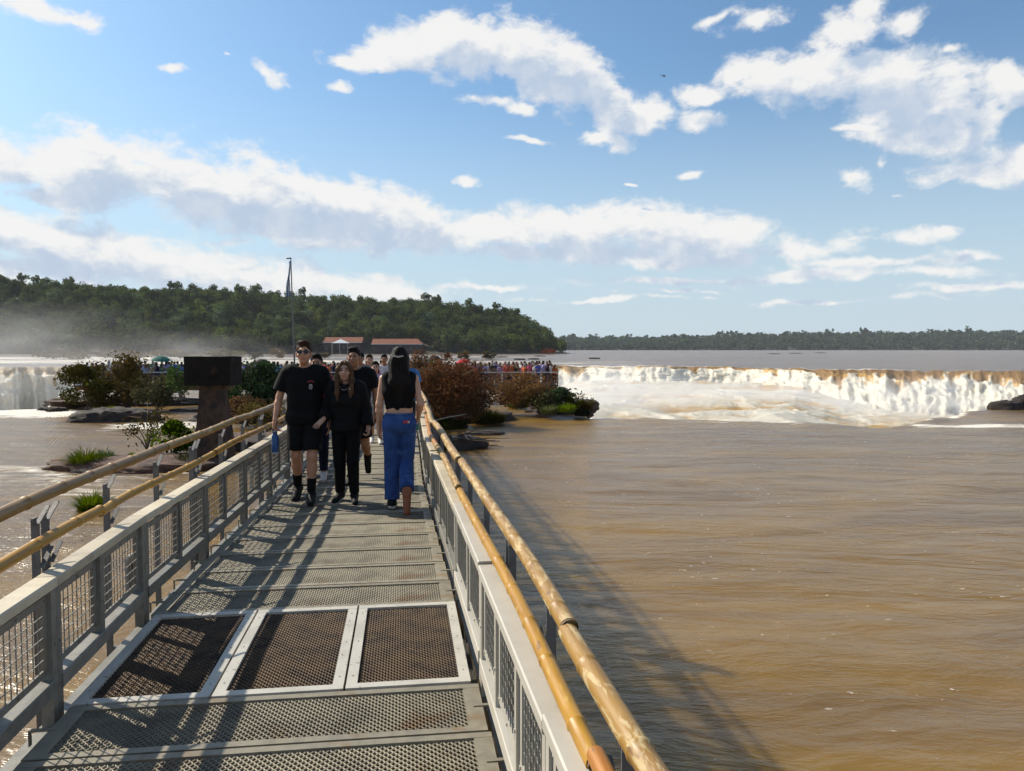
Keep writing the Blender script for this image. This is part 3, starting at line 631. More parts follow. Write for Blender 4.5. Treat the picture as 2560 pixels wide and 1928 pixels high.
# beams under the deck
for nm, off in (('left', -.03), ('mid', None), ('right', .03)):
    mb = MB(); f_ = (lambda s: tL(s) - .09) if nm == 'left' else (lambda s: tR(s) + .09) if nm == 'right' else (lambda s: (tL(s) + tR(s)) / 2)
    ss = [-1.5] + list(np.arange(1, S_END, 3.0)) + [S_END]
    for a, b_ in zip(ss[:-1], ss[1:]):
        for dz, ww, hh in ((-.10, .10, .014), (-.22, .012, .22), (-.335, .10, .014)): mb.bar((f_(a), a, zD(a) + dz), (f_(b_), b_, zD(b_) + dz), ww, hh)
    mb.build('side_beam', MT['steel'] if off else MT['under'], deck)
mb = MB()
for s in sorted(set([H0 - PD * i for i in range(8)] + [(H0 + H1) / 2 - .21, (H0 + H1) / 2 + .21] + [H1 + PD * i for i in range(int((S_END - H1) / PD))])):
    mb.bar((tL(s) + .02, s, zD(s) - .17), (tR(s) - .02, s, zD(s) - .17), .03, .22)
tag(mb.build('added_joist', MT['under'], deck), kind='stuff')  # joists added to block the view down, so the grating holes read dark
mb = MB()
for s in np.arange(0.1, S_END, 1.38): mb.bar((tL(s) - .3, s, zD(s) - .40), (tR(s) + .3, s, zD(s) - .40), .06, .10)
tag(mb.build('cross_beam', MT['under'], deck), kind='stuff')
mb = MB()
for s in np.arange(2.5, S_END, 8.4):
    for f_ in (tL(s), tR(s)): mb.tube([(f_, s, zD(s) - .2), (f_, s, W - 3.5)], .11, 12)
    mb.bar((tL(s) - .2, s, zD(s) - .45), (tR(s) + .2, s, zD(s) - .45), .16, .2)
tag(mb.build('steel_pile', MT['postm'], deck), kind='stuff')

# railings
def wire_mesh(L, H, dx=.05, dz=.046, r=.0021):
    mb = MB(); nx = max(2, int(L / dx)); nz = max(2, int(H / dz))
    def rod(p0, p1, o):
        d = Vector(p1) - Vector(p0); a = Vector((1, 0, 0)); c = d.normalized().cross(a)
        q = [Vector(p0) + a * (o + sx * r) + c * (sy * r) for sx, sy in ((-1, -1), (1, -1), (1, 1), (-1, 1))]
        mb.add(q + [v + d for v in q], [(0, 1, 5, 4), (1, 2, 6, 5), (2, 3, 7, 6), (3, 0, 4, 7)])
    for i in range(1, nx): rod((0, L * i / nx, 0), (0, L * i / nx, H), .0)
    for j in range(1, nz): rod((0, 0, H * j / nz), (0, L, H * j / nz), .0042)
    return mb.mesh('wire_mesh', MT['wire'])
_wm = {}
def railing(side, joints, label):
    left = side < 0; edge = (lambda s: tL(s) - .06) if left else (lambda s: tR(s) + .022)
    root = tag(empty('walkway_railing', (0, 0, 0), WA), label, 'railing')
    for i, (a, b_) in enumerate(zip(joints[:-1], joints[1:])):
        near = (not left) and b_ < 6.2
        mcap = MT['capw'] if near else MT['cap']; mp = MT['capw'] if near else MT['steel']
        dz = .0 if left else (-.03, -.015, -.035, -.02, -.03)[i % 5]
        xa, xb = edge(a), edge(b_); za, zb = zD(a) + dz, zD(b_) + dz; sg = side
        X = lambda s: xa + (xb - xa) * (s - a) / (b_ - a)
        ZZ = lambda s: za + (zb - za) * (s - a) / (b_ - a)
        mb = MB(); mb.bar((xa + sg * .05, a + .004, za + .592), (xb + sg * .05, b_ - .004, zb + .592), .105, .05, bev=.006)
        mb.build('cap_rail', mcap, root)
        mb = MB(); mb.bar((xa + sg * .035, a + .035, za + .098), (xb + sg * .035, b_ - .035, zb + .098), .07, .075, bev=.004)
        lr = mb.build('lower_rail', mp, root)
        mid = a + (b_ - a) * (.44 if i % 2 else .52)
        posts = [(a + .028, .052), (b_ - .028, .052), (mid, .05)]
        if b_ - a > 1.55: posts = [(a + .028, .052), (b_ - .028, .052), (a + (b_ - a) / 3, .045), (a + 2 * (b_ - a) / 3, .045)]
        for s, ww in posts:
            mb = MB(); mb.box((X(s) + sg * .036, s, ZZ(s) + (.567 + (-.3 if ww > .05 else .06)) / 2), (.055, ww, .567 - (-.3 if ww > .05 else .06)))
            if s < 16: mb.box((X(s) + sg * .006, s, ZZ(s) + .30), (.006, .012, .012))
            mb.build('post', mp, root)
        ps = sorted(s for s, _ in posts)
        for p0, p1 in zip(ps[:-1], ps[1:]):
            q0, q1 = p0 + .034, p1 - .034; L = q1 - q0; bw = .034; z0, z1 = .168, .545
            pan = MB(); sx = X((q0 + q1) / 2) + sg * .030; zc = ZZ((q0 + q1) / 2)
            pan.box((0, L / 2, z1 - bw / 2), (.010, L, bw)); pan.box((0, L / 2, z0 + bw / 2), (.010, L, bw))
            pan.box((.001, bw / 2, (z0 + z1) / 2), (.010, bw, z1 - z0 - 2 * bw)); pan.box((.001, L - bw / 2, (z0 + z1) / 2), (.010, bw, z1 - z0 - 2 * bw))
            if q0 < 14:
                for yy in (.017, L - .017, L * .5):
                    for zz in (z0 + .017, z1 - .017): pan.box((-sg * .007, yy, zz), (.006, .012, .012))
            po = pan.build('mesh_panel', mp, root, loc=(sx, q0, zc)); po.rotation_euler = (0, 0, -math.atan((xb - xa) / (b_ - a)))
            key = round(L, 2)
            if p0 < 26:
                if key not in _wm: _wm[key] = wire_mesh(key - 2 * bw, z1 - z0 - 2 * bw, .05 if p0 < 14 else .07)
                tag(link('wire_mesh', _wm[key], po, (0, bw, z0 + bw)), kind='stuff')
    # outrigger posts that carry the bamboo
    ps = list(np.arange(1.35 if left else .95, S_END - 2, .92 if left else 1.0))
    for j, s in enumerate(ps):
        x0 = edge(s) + side * (.128 if left else .15); z = zD(s); mb = MB()
        top = .93 if left else .78
        for q in ((-.022, .022) if j % 3 == 0 else (0,)):
            sq = s + q * 2.4
            mb.box((x0 + side * .03, sq, z + (top - .06 - .35) / 2 - .0), (.012, .058, top - .06 + .35)); mb.box((x0 + side * .012, sq - .026, z + (top - .09 - .35) / 2), (.03, .008, top - .09 + .35))
            mb.bar((x0 + side * .004, sq - .035, z + top - .085), (x0 + side * .004, sq + .085, z + top - .018), .022, .007)
            zl = (.75 if left else .62) - .03; mb.bar((x0 - side * .012, sq - .035, z + zl - .09), (x0 - side * .012, sq + .075, z + zl - .012), .022, .007)
        mb.bar((x0 + side * .03, s, z - .18), (edge(s) + side * .03, s, z - .18), .05, .05)
        mb.build('bracket_post', MT['postm'], root)
        if left and j % 2 == 0 and s < 16:
            mb = MB(); cx, cz = edge(s) + side * .115, z + .23
            oc = [(-.075, -.13), (.075, -.13), (.075, .09), (.04, .13), (-.05, .13), (-.075, .10)]
            mb.add([(cx, s + .25 + y, cz + zz) for y, zz in oc] + [(cx + .012, s + .25 + y, cz + zz) for y, zz in oc], [tuple(range(6)), tuple(range(11, 5, -1))] + [(i, (i + 1) % 6, 6 + (i + 1) % 6, 6 + i) for i in range(6)])
            pl = mb.build('mounting_plate', MT['plate'], root)
            mb = MB(); mb.tube([(cx + .008, s + .27, cz + .05), (cx + .0165, s + .27, cz + .05)], .028, 10); mb.build('rusted_hole', MT['rust'], pl)
    return root
JL = [-.3, 1.1, 2.5, 3.90, 5.27, 6.73, 8.2, 9.55] + [9.55 + 1.4 * k for k in range(1, 35)]
JR = [-.6, .7, 2.25, 3.95, 5.50, 7.05, 8.4, 9.8] + [9.8 + 1.4 * k for k in range(1, 35)]
railing(-1, JL, 'low grey metal railing with wire mesh panels along the left walkway edge')
railing(1, JR, 'low grey metal railing with wire mesh panels along the right walkway edge')

# bamboo handrails
def bamboo_rail(xf, z0, rad, cuts, mats, label, seed, bends=()):
    rng = random.Random(seed); root = tag(empty('bamboo_handrail', (0, 0, 0), WA), label, 'handrail')
    for i, (a, b_) in enumerate(zip(cuts[:-1], cuts[1:])):
        n = max(2, int((b_ - a) / (.10 if a < 12 else .4))); pts, rr = [], []
        r0 = rad * rng.uniform(.94, 1.06); nodes = []; q = a + rng.uniform(.12, .3)
        while q < b_: nodes.append(q); q += rng.uniform(.34, .5)
        jx, jz = rng.uniform(-.012, .012), rng.uniform(-.012, .012); ph = rng.uniform(0, 6)
        ss = sorted(set([a + (b_ - a) * k / n for k in range(n + 1)] + ([u for nd in nodes for u in (nd - .012, nd - .004, nd + .004, nd + .012) if a < u < b_] if a < 14 else [])))
        for s in ss:
            bow = math.sin((s - a) / (b_ - a) * PI) * .008
            pts.append((xf(s) + jx + .006 * math.sin(s * 2.1 + ph), s, zD(s) + z0 + jz + bow + .005 * math.sin(s * 2.7 + ph)))
            dn = min([abs(s - nd) for nd in nodes] + [1]); e = min(s - a, b_ - s)
            rr.append(r0 * (1.10 if dn < .006 else .965 if dn < .014 else 1.0) * (1.0 if e > .01 else .97))
        mb = MB(); mb.tube(pts, rr, 14 if a < 12 else 8); mb.build('bamboo_pole', mats[i % len(mats)], root)
        if a < 14 and i:
            mb = MB(); x, z = pts[0][0], pts[0][2]; mb.tube([(x, a - .012, z), (x, a + .012, z)], rad * .86, 12, caps=False); mb.build('dowel_joint', MT['twig'], root)
    return root
E_ = S_END - 2
bamboo_rail(lambda s: tL(s) - .06 - .09, .752, .027, [-1, 2.05, 4.75, 7.3, 9.9, 12.6, 16, 20, 24, 28, 32, 36, 40, 44, 48, 52, E_], [MT['bam_y']], 'yellow varnished bamboo handrail, lower of the two on the left side', 1)
bamboo_rail(lambda s: tL(s) - .06 - .13, .95, .030, [-1, 3.2, 6.1, 9.0, 12.3, 15, 19, 23, 27, 31, 35, 39, 43, 47, 51, E_], [MT['bam_g'], MT['bam_g'], MT['bam_p']], 'weathered brown bamboo handrail, upper of the two on the left side', 2)
bamboo_rail(lambda s: tR(s) + .104, .620, .027, [-1, 1.93, 5.9, 8.6, 11.2, 14, 17, 21, 25, 29, 33, 37, 41, 45, 49, 53, E_], [MT['bam_o'], MT['bam_y'], MT['bam_p'], MT['bam_o']], 'orange yellow bamboo handrail, lower of the two on the right side', 3)
bamboo_rail(lambda s: tR(s) + .122, .812, .0325, [-1, 2.35, 6.05, 9.2, 12, 15, 18, 22, 26, 30, 34, 38, 42, 46, 50, E_], [MT['bam_p']], 'pale peeling bamboo handrail, upper of the two on the right side', 4)
# ------------------------------------------------------------------ people: smooth signed-distance bodies turned into one continuous surface
def surface_nets(D, org, h):
    S = D < 0; nx, ny, nz = D.shape
    c = [S[i:nx - 1 + i, j:ny - 1 + j, k:nz - 1 + k] for i in (0, 1) for j in (0, 1) for k in (0, 1)]
    tot = sum(q.astype(np.int8) for q in c); mask = (tot > 0) & (tot < 8)
    I, J, K = np.nonzero(mask); n = len(I)
    if n == 0: return np.zeros((0, 3)), np.zeros((0, 4), int)
    off = [(i, j, k) for i in (0, 1) for j in (0, 1) for k in (0, 1)]
    val = np.stack([D[I + a, J + b, K + e] for a, b, e in off], 1)
    acc = np.zeros((n, 3)); cnt = np.zeros(n)
    for a in range(8):
        for b in range(a + 1, 8):
            da = np.abs(np.array(off[a]) - np.array(off[b]))
            if da.sum() != 1: continue
            m = (val[:, a] < 0) != (val[:, b] < 0); va, vb = val[m, a], val[m, b]; t = va / (va - vb)
            acc[m] += np.array(off[a]) + t[:, None] * (np.array(off[b]) - np.array(off[a])); cnt[m] += 1
    V = (np.stack([I, J, K], 1) + acc / cnt[:, None]) * h + org
    idx = -np.ones(mask.shape, np.int64); idx[I, J, K] = np.arange(n); Fs = []
    for ax in range(3):
        sl = [slice(None)] * 3; sh = [slice(None)] * 3; sl[ax] = slice(0, -1); sh[ax] = slice(1, None)
        A, Bq = S[tuple(sl)], S[tuple(sh)]; ch = A != Bq; i = np.stack(np.nonzero(ch), 1); sgn = A[ch]
        o1, o2 = [a for a in range(3) if a != ax]
        ok = (i[:, o1] > 0) & (i[:, o2] > 0) & (i[:, o1] < D.shape[o1] - 1) & (i[:, o2] < D.shape[o2] - 1); i = i[ok]; sgn = sgn[ok]
        def g(d1, d2):
            q = i.copy(); q[:, o1] += d1; q[:, o2] += d2; return idx[q[:, 0], q[:, 1], q[:, 2]]
        f = np.stack([g(-1, -1), g(0, -1), g(0, 0), g(-1, 0)], 1)
        flip = sgn if ax != 1 else ~sgn
        f[~flip] = f[~flip][:, ::-1]; Fs.append(f)
    F = np.concatenate(Fs); return V, F[(F >= 0).all(1)]
def v3(p): return np.array(p, float)
class Field:
    def __init__(s, lo, hi, h):
        s.h = h; s.org = v3(lo); n = np.ceil((v3(hi) - v3(lo)) / h).astype(int) + 1
        s.ax = [s.org[i] + np.arange(n[i]) * h for i in range(3)]; s.D = np.full(n, .5, np.float32)
    def sub(s, lo, hi):
        a = [int(np.clip(np.floor((lo[i] - s.org[i]) / s.h), 0, s.D.shape[i] - 1)) for i in range(3)]
        b = [int(np.clip(np.ceil((hi[i] - s.org[i]) / s.h) + 1, 1, s.D.shape[i])) for i in range(3)]
        sl = tuple(slice(x, y) for x, y in zip(a, b))
        return sl, np.stack(np.meshgrid(*[s.ax[i][sl[i]] for i in range(3)], indexing='ij'), -1)
    def join(s, sl, d, k):
        o = s.D[sl]
        hq = np.maximum(k - np.abs(o - d), 0) / k if k > 0 else 0
        s.D[sl] = np.minimum(o, d) - hq * hq * k * .25
    def cone(s, p0, p1, r0, r1, k=.03, clip=None, flat=None):
        p0, p1 = v3(p0), v3(p1); m = max(r0, r1) + k + .03
        sl, P = s.sub(np.minimum(p0, p1) - m, np.maximum(p0, p1) + m)
        if P.size == 0: return
        d = p1 - p0; L2 = max(d @ d, 1e-9); q = P - p0; t = np.clip(q @ d / L2, 0, 1)
        w = q - t[..., None] * d
        if flat is not None:    # squash along a direction
            nrm, f = v3(flat[0]), flat[1]; w = w + nrm * ((w @ nrm) * (1 / f - 1))[..., None]
        e = np.linalg.norm(w, axis=-1) - (r0 + (r1 - r0) * t)
        if clip is not None: e = np.maximum(e, (P - v3(clip[0])) @ v3(clip[1]))
        s.join(sl, e.astype(np.float32), k)
    def ball(s, c, rad, k=.03, Rm=None, clip=None, cut=False):
        c = v3(c); rad = v3(rad); m = rad.max() + k + .03
        sl, P = s.sub(c - m, c + m)
        if P.size == 0: return
        q = P - c
        if Rm is not None: q = q @ Rm
        k0 = np.linalg.norm(q / rad, axis=-1); k1 = np.linalg.norm(q / rad ** 2, axis=-1) + 1e-9
        e = k0 * (k0 - 1) / k1
        if clip is not None:
            for (pc, nc) in clip: e = np.maximum(e, (P - v3(pc)) @ v3(nc))
        if cut: s.D[sl] = np.maximum(s.D[sl], -e)
        else: s.join(sl, e.astype(np.float32), k)
    def folds(s, amp, sc, seed=0):
        m = np.abs(s.D) < .05; i = np.nonzero(m); P = np.stack([s.ax[a][i[a]] for a in range(3)], -1)
        s.D[m] += (amp * (fbm3(P * np.array(sc) + 20, 3, seed) - .5) * 2).astype(np.float32)
    def mesh(s): return surface_nets(s.D, s.org, s.h)
def rotm(ax, a):
    return np.array(Matrix.Rotation(a, 3, ax))
def base_joints(female=False):
    sw = .165 if female else .19
    J = dict(pel=(0, 0, .96), wai=(0, .0, 1.10), che=(0, .005, 1.30), neck=(0, .01, 1.47), head=(0, -.015, 1.635))
    for n, s in (('L', 1), ('R', -1)):
        J['sh' + n] = (s * sw, .01, 1.425); J['el' + n] = (s * (sw + .05), .03, 1.14); J['wr' + n] = (s * (sw + .065), -.03, .90)
        J['hi' + n] = (s * .09, 0, .92); J['kn' + n] = (s * .10, -.02, .50); J['an' + n] = (s * .10, .02, .085); J['to' + n] = (s * .115, -.16, .03)
    return J
def head_rot(yaw, tilt): return rotm('Z', yaw) @ rotm('X', tilt)
def hand(fd, wr, d, palm, curl, k=.008, spread=.12, size=1.0, grip=False):
    """palm plus five unequal bent fingers; d = direction of the fingers, palm = direction the palm faces"""
    d = v3(d) / np.linalg.norm(d); n = v3(palm) - d * (v3(palm) @ d); n /= np.linalg.norm(n); sd_ = np.cross(n, d)
    wr = v3(wr); c = wr + d * .048 * size
    fd.cone(wr, wr + d * .02, .024, .024, .012)
    fd.cone(c - sd_ * .02 - d * .01, c - sd_ * .026 + d * .034, .016, .014, .016); fd.cone(c + sd_ * .02 - d * .01, c + sd_ * .024 + d * .036, .017, .014, .016); fd.cone(c - d * .02, c + d * .036, .018, .015, .018)
    for i, (o, L) in enumerate(((.033, .072), (.012, .080), (-.010, .075), (-.031, .060))):
        dd = d + sd_ * (o * spread * 20); dd /= np.linalg.norm(dd); p = c + sd_ * o + d * .036; a = 0; r = .0095 - .0006 * i
        for seg, f in enumerate((.46, .30, .24)):
            a += curl[seg]; e = dd * math.cos(a) + n * math.sin(a); q = p + e * L * f * size; fd.cone(p, q, r, r * .92, .004); p = q; r *= .92
    t0 = c + sd_ * .026 - d * .03; t1 = t0 + (sd_ * .7 + d * .6 + n * .35) * .036 * size; t2 = t1 + (d * .85 + n * (.6 if grip else .25) + sd_ * .15) * .034 * size
    fd.cone(t0, t1, .0135, .011, .012); fd.cone(t1, t2, .011, .0085, .004)
def body_field(fd, J, fem, hands, HR, feet=True):
    j = {k: v3(q) for k, q in J.items()}
    wq = .92 if fem else 1.0; x = np.array([1, 0, 0])
    fd.cone(j['hiL'] * [.72, 1, 1], j['hiR'] * [.72, 1, 1], .100, .100, .04)
    for s in (1, -1):
        fd.cone(j['pel'] + x * s * .06, j['wai'] + x * s * .05 * wq, .105, .092 * wq, .05); fd.cone(j['wai'] + x * s * .05 * wq, j['che'] + x * s * .075 * wq, .092 * wq, .105 * wq, .05)
    if fem:
        for s in (1, -1): fd.ball(j['che'] + np.array([s * .075, -.085, -.03]), (.062, .055, .06), .03)
    fd.cone(j['shL'] * .8 + j['shR'] * .2, j['shR'] * .8 + j['shL'] * .2, .068 * wq, .068 * wq, .05)
    fd.cone(j['neck'] - [0, 0, .06], j['head'] - [0, -.01, .06], .056 * wq, .048 * wq, .03)
    f = HR
    o = lambda a, b, c: j['head'] + f @ np.array([a, b, c])
    fd.ball(o(0, .012, .022), (.076, .095, .098), .02, f); fd.ball(o(0, -.028, -.048), (.058, .066, .070), .03, f); fd.ball(o(0, -.062, -.098), (.026, .024, .022), .03, f)
    fd.cone(o(0, -.088, .012), o(0, -.108, -.026), .010, .0135, .012); fd.ball(o(0, -.1, -.030), (.019, .014, .011), .01, f)
    fd.cone(o(-.036, -.084, .026), o(.036, -.084, .026), .011, .011, .012)
    for s in (1, -1):
        fd.ball(o(s * .034, -.094, .004), (.015, .013, .010), 0, f, cut=True); fd.ball(o(s * .033, -.080, .004), (.014, .013, .012), .004, f)
        fd.ball(o(s * .046, -.068, -.03), (.022, .022, .02), .02, f)
        fd.ball(o(s * .079, .01, -.005), (.012, .022, .032), .008, f @ rotm('Z', s * .35))
    fd.cone(o(-.020, -.089, -.062), o(.020, -.089, -.062), .0085, .0085, .006); fd.cone(o(-.016, -.088, -.073), o(.016, -.088, -.073), .0085, .0085, .005)
    for n in 'LR':
        fd.cone(j['sh' + n], j['el' + n], .052 * wq, .038 * wq, .035); m = j['el' + n] * .7 + j['wr' + n] * .3
        fd.cone(j['el' + n], m, .038 * wq, .040 * wq, .02); fd.cone(m, j['wr' + n], .040 * wq, .025 * wq, .02)
        fd.cone(j['hi' + n], j['kn' + n], .082, .054, .04); cm = j['kn' + n] * .68 + j['an' + n] * .32; back = np.array([0, .012, 0])
        fd.cone(j['kn' + n], cm + back, .055, .056, .02); fd.cone(cm + back, j['an' + n], .056, .036, .02)
        a, t = j['an' + n], j['to' + n]; fd.cone(a + (t - a) * .12, t - (t - a) * .08, .026, .020, .015)
    for n, hp in hands.items(): hand(fd, j['wr' + n], *hp[:3], **(hp[3] if len(hp) > 3 else {}))
def skin_mats(name, tone, hairc):
    lo = tuple(c * .86 for c in tone)
    sk = simple(name + '_skin', tone, .5, 0, lo, 14); sk.node_tree.nodes['Principled BSDF'].inputs['Subsurface Weight'].default_value = .12
    sk.node_tree.nodes['Principled BSDF'].inputs['Subsurface Radius'].default_value = (.01, .004, .002)
    lip = simple(name + '_lips', (tone[0] * .75, tone[1] * .48, tone[2] * .48), .45); eye = simple(name + '_eyes', (.035, .025, .02), .25); br = simple(name + '_brows', hairc, .8)
    return [sk, lip, eye, br]
def head_midx(V, F, J, HR):
    c = V[F].mean(1); q = (c - v3(J['head'])) @ HR; m = np.zeros(len(F), int); ax = np.abs(q[:, 0]); fr = q[:, 1] < -.06
    m[fr & (ax < .024) & (q[:, 2] < -.056) & (q[:, 2] > -.080)] = 1
    m[fr & (ax > .020) & (ax < .047) & (np.abs(q[:, 2] - .004) < .0085)] = 2
    m[fr & (ax > .014) & (ax < .052) & (np.abs(q[:, 2] - .0275) < .0065)] = 3
    return m
def fin(root, name, fd, mats, midx=None, sub=None):
    V, F = fd.mesh()
    if len(F) == 0: return None
    return link(name, npmesh(name, V, F, mats, True, midx(V, F) if midx else None), sub or root)
LO, HI = (-.62, -.62, -.03), (.62, .55, 1.86)
def garment(J, fem, h, torso=None, sleeve=None, legs=None, neck=None, hem=None, loose=.014, fold=.006, seed=1, hipx=.0, flare=0.0, zlo=0.0, zhi=1.8):
    """cloth round the same skeleton: torso=(bottom,top) heights, sleeve = share of the arm, legs = share of the leg"""
    j = {k: v3(q) for k, q in J.items()}; fd = Field((-.6, -.6, max(-.03, zlo)), (.6, .55, zhi), h); x = np.array([1, 0, 0]); wq = .92 if fem else 1.0; g = loose
    if torso:
        b, t_ = torso; cl = ((0, 0, b), (0, 0, -1))
        for s in (1, -1):
            if b < 1.05: fd.cone(j['pel'] + x * s * .06 - [0, 0, .06], j['wai'] + x * s * .055 * wq, .108 + g * 1.2, .096 * wq + g * 1.1, .05, cl)
            fd.cone(j['wai'] + x * s * .05 * wq, j['che'] + x * s * .075 * wq, .094 * wq + g, .107 * wq + g, .05, cl)
        if fem:
            for s in (1, -1): fd.ball(j['che'] + np.array([s * .07, -.085, -.035]), (.066 + g, .058 + g, .066 + g), .04)
        fd.cone(j['shL'] * .85 + j['shR'] * .15, j['shR'] * .85 + j['shL'] * .15, .070 * wq + g * .8, .070 * wq + g * .8, .05)
    if sleeve:
        for n in 'LR':
            if sleeve <= .5:
                e = j['sh' + n] + (j['el' + n] - j['sh' + n]) * (sleeve * 2); ax = (j['el' + n] - j['sh' + n]); ax = ax / np.linalg.norm(ax)
                fd.cone(j['sh' + n] - [0, 0, .015], e + ax * .04, .056 * wq + g * .8, .054 * wq + g * 1.4, .035, (e, ax))
            else:
                fd.cone(j['sh' + n], j['el' + n], .060 * wq + g, .047 * wq + g, .035); ax = (j['wr' + n] - j['el' + n]); ax = ax / np.linalg.norm(ax); e = j['el' + n] + (j['wr' + n] - j['el' + n]) * (sleeve - .5) * 2
                fd.cone(j['el' + n], e + ax * .03, .047 * wq + g, .038 * wq + g, .02, (e, ax))
                fd.cone(e - ax * .05, e + ax * .02, .036 * wq + g * 1.2, .036 * wq + g * 1.2, .01, (e, ax))
    if neck: fd.cone(j['neck'] + [0, -.01, -.01], j['neck'] + [0, -.035, .14], neck, neck + .02, 0); 
    if legs:
        fd.cone(j['hiL'] * [.72, 1, 1] + [0, .008 * (hipx > 0), .01], j['hiR'] * [.72, 1, 1] + [0, .008 * (hipx > 0), .01], .101 + g + hipx, .101 + g + hipx, .04, ((0, 0, hem or 1.04), (0, 0, 1)))
        for s in (1, -1): fd.cone(j['pel'] + x * s * .055, j['pel'] + x * s * .05 + [0, 0, .12], .108 + g * .8, .094 + g * .6, .04, ((0, 0, hem or 1.04), (0, 0, 1)))
        for n in 'LR':
            h_, k_, a_ = j['hi' + n], j['kn' + n], j['an' + n]
            if legs <= .5:
                e = h_ + (k_ - h_) * legs * 2; ax = (k_ - h_) / np.linalg.norm(k_ - h_)
                fd.cone(h_, e + ax * .05, .088 + g * .7, .070 + g * 1.1 + flare, .012, (e, ax))
            else:
                fd.cone(h_, k_, .085 + g, .060 + g + flare * .4, .012); ax = (a_ - k_) / np.linalg.norm(a_ - k_); e = k_ + (a_ - k_) * (legs - .5) * 2
                fd.cone(k_, e + ax * .05, .061 + g + flare * .4, .044 + g + flare, .008, (e, ax))
    if fold: fd.folds(fold, (9, 9, 5), seed)
    return fd
def neck_cut(fd, J, r, dz=0.0):
    j = v3(J['neck']); fd.ball(j + np.array([0, -.03, .055 + dz]), (r, r, r * .8), 0, cut=True)
def shoe(root, J, n, mat, sole, h, name='shoe', high=.0):
    a, t = v3(J['an' + n]), v3(J['to' + n]); fd = Field(np.minimum(a, t) - .16, np.maximum(a, t) + .16, h); d = t - a; d = d / np.linalg.norm(d)
    fl = d * 1.0; dn = v3((0, 0, -1)) - d * (v3((0, 0, -1)) @ d); dn /= np.linalg.norm(dn)
    fd.cone(a + dn * .02 - d * .03, t + d * .035 + dn * .002, .048, .036, .03); fd.cone(a - d * .01 + dn * .02, a - dn * (.035 + high), .046, .045, .03, (a - dn * (.03 + high), -dn)); fd.cone(a - d * .05 + dn * .035, a + dn * .02, .036, .04, .02)
    s = fin(root, name, fd, mat)
    fs = Field(np.minimum(a, t) - .16, np.maximum(a, t) + .16, h); L = np.linalg.norm(t - a) ; pc = a + dn * .047
    up = -dn; side = np.cross(d, up)
    for q in (-1, 1): fs.cone(a + dn * .055 - d * .045 + side * q * .012, t + d * .03 + dn * .028 + side * q * .018, .030, .030, .02, (pc + dn * 0.0, up))
    V, F = fs.mesh()
    if len(F): link('sole', npmesh('sole', V, F, sole, True), s)
    return s
def person(label, loc, rz, H, group=None):
    e = empty('person', loc, rz); s = H / 1.75; e.scale = (s, s, s); return tag(e, label, 'person', group)
def cloth(name, c, c2=None, rough=.85): return simple(name, c, rough, 0, c2 or tuple(q * .6 for q in c), 9, bmp=.25, bscale=160, spec=.2)
MT['black'] = cloth('black_cotton', (.0035, .0035, .004), (.0025, .0025, .003)); MT['black2'] = cloth('faded_black_cotton', (.006, .006, .007), (.004, .004, .0045))
MT['jean'] = simple('blue_denim', (.034, .078, .235), .8, 0, (.018, .044, .145), 5, c3=(.10, .22, .5), s3=5.5, lo3=.52, hi3=.78, bmp=.3, bscale=120, spec=.2)
MT['rubber'] = simple('black_rubber', (.008, .008, .008), .7, spec=.2); MT['whitesole'] = simple('white_sole', (.55, .53, .5), .6); MT['tansole'] = simple('terracotta_sole', (.30, .10, .04), .7, 0, (.22, .07, .03), 20)
DARKHAIR = (.010, .007, .006); BROWNHAIR = (.045, .020, .010)
def hairmat(name, c, c2): return simple(name, c, .6, 0, c2, 30, stretch=(3, 3, .5), bmp=.5, bscale=60, spec=.12)
MT['hair_d'] = hairmat('dark_hair', (.008, .006, .005), (.016, .011, .009)); MT['hair_b'] = hairmat('brown_hair', (.045, .018, .009), (.025, .010, .006)); MT['hair_l'] = hairmat('light_brown_hair', (.12, .065, .03), (.04, .022, .012))
def short_hair(fd, J, HR, top=.02, side=.0):
    o = lambda a, b, c: v3(J['head']) + HR @ np.array([a, b, c])
    fd.ball(o(0, .022, .040), (.084 + side, .100, .098 + top), 0, HR, clip=[(o(0, -.060, .05), HR @ v3((0, -.75, -.65))), (o(0, .0, -.035), HR @ v3((0, -.5, -.86)))])
    fd.ball(o(0, -.045, .105 + top * .5), (.062, .045, .030), .03, HR)
    fd.folds(.008, (40, 40, 26), 4)

SKA, SKB, SKC = (.50, .25, .15), (.36, .165, .085), (.52, .28, .175)
def wpos(px, py, z=0.0): return on(px, py, z)
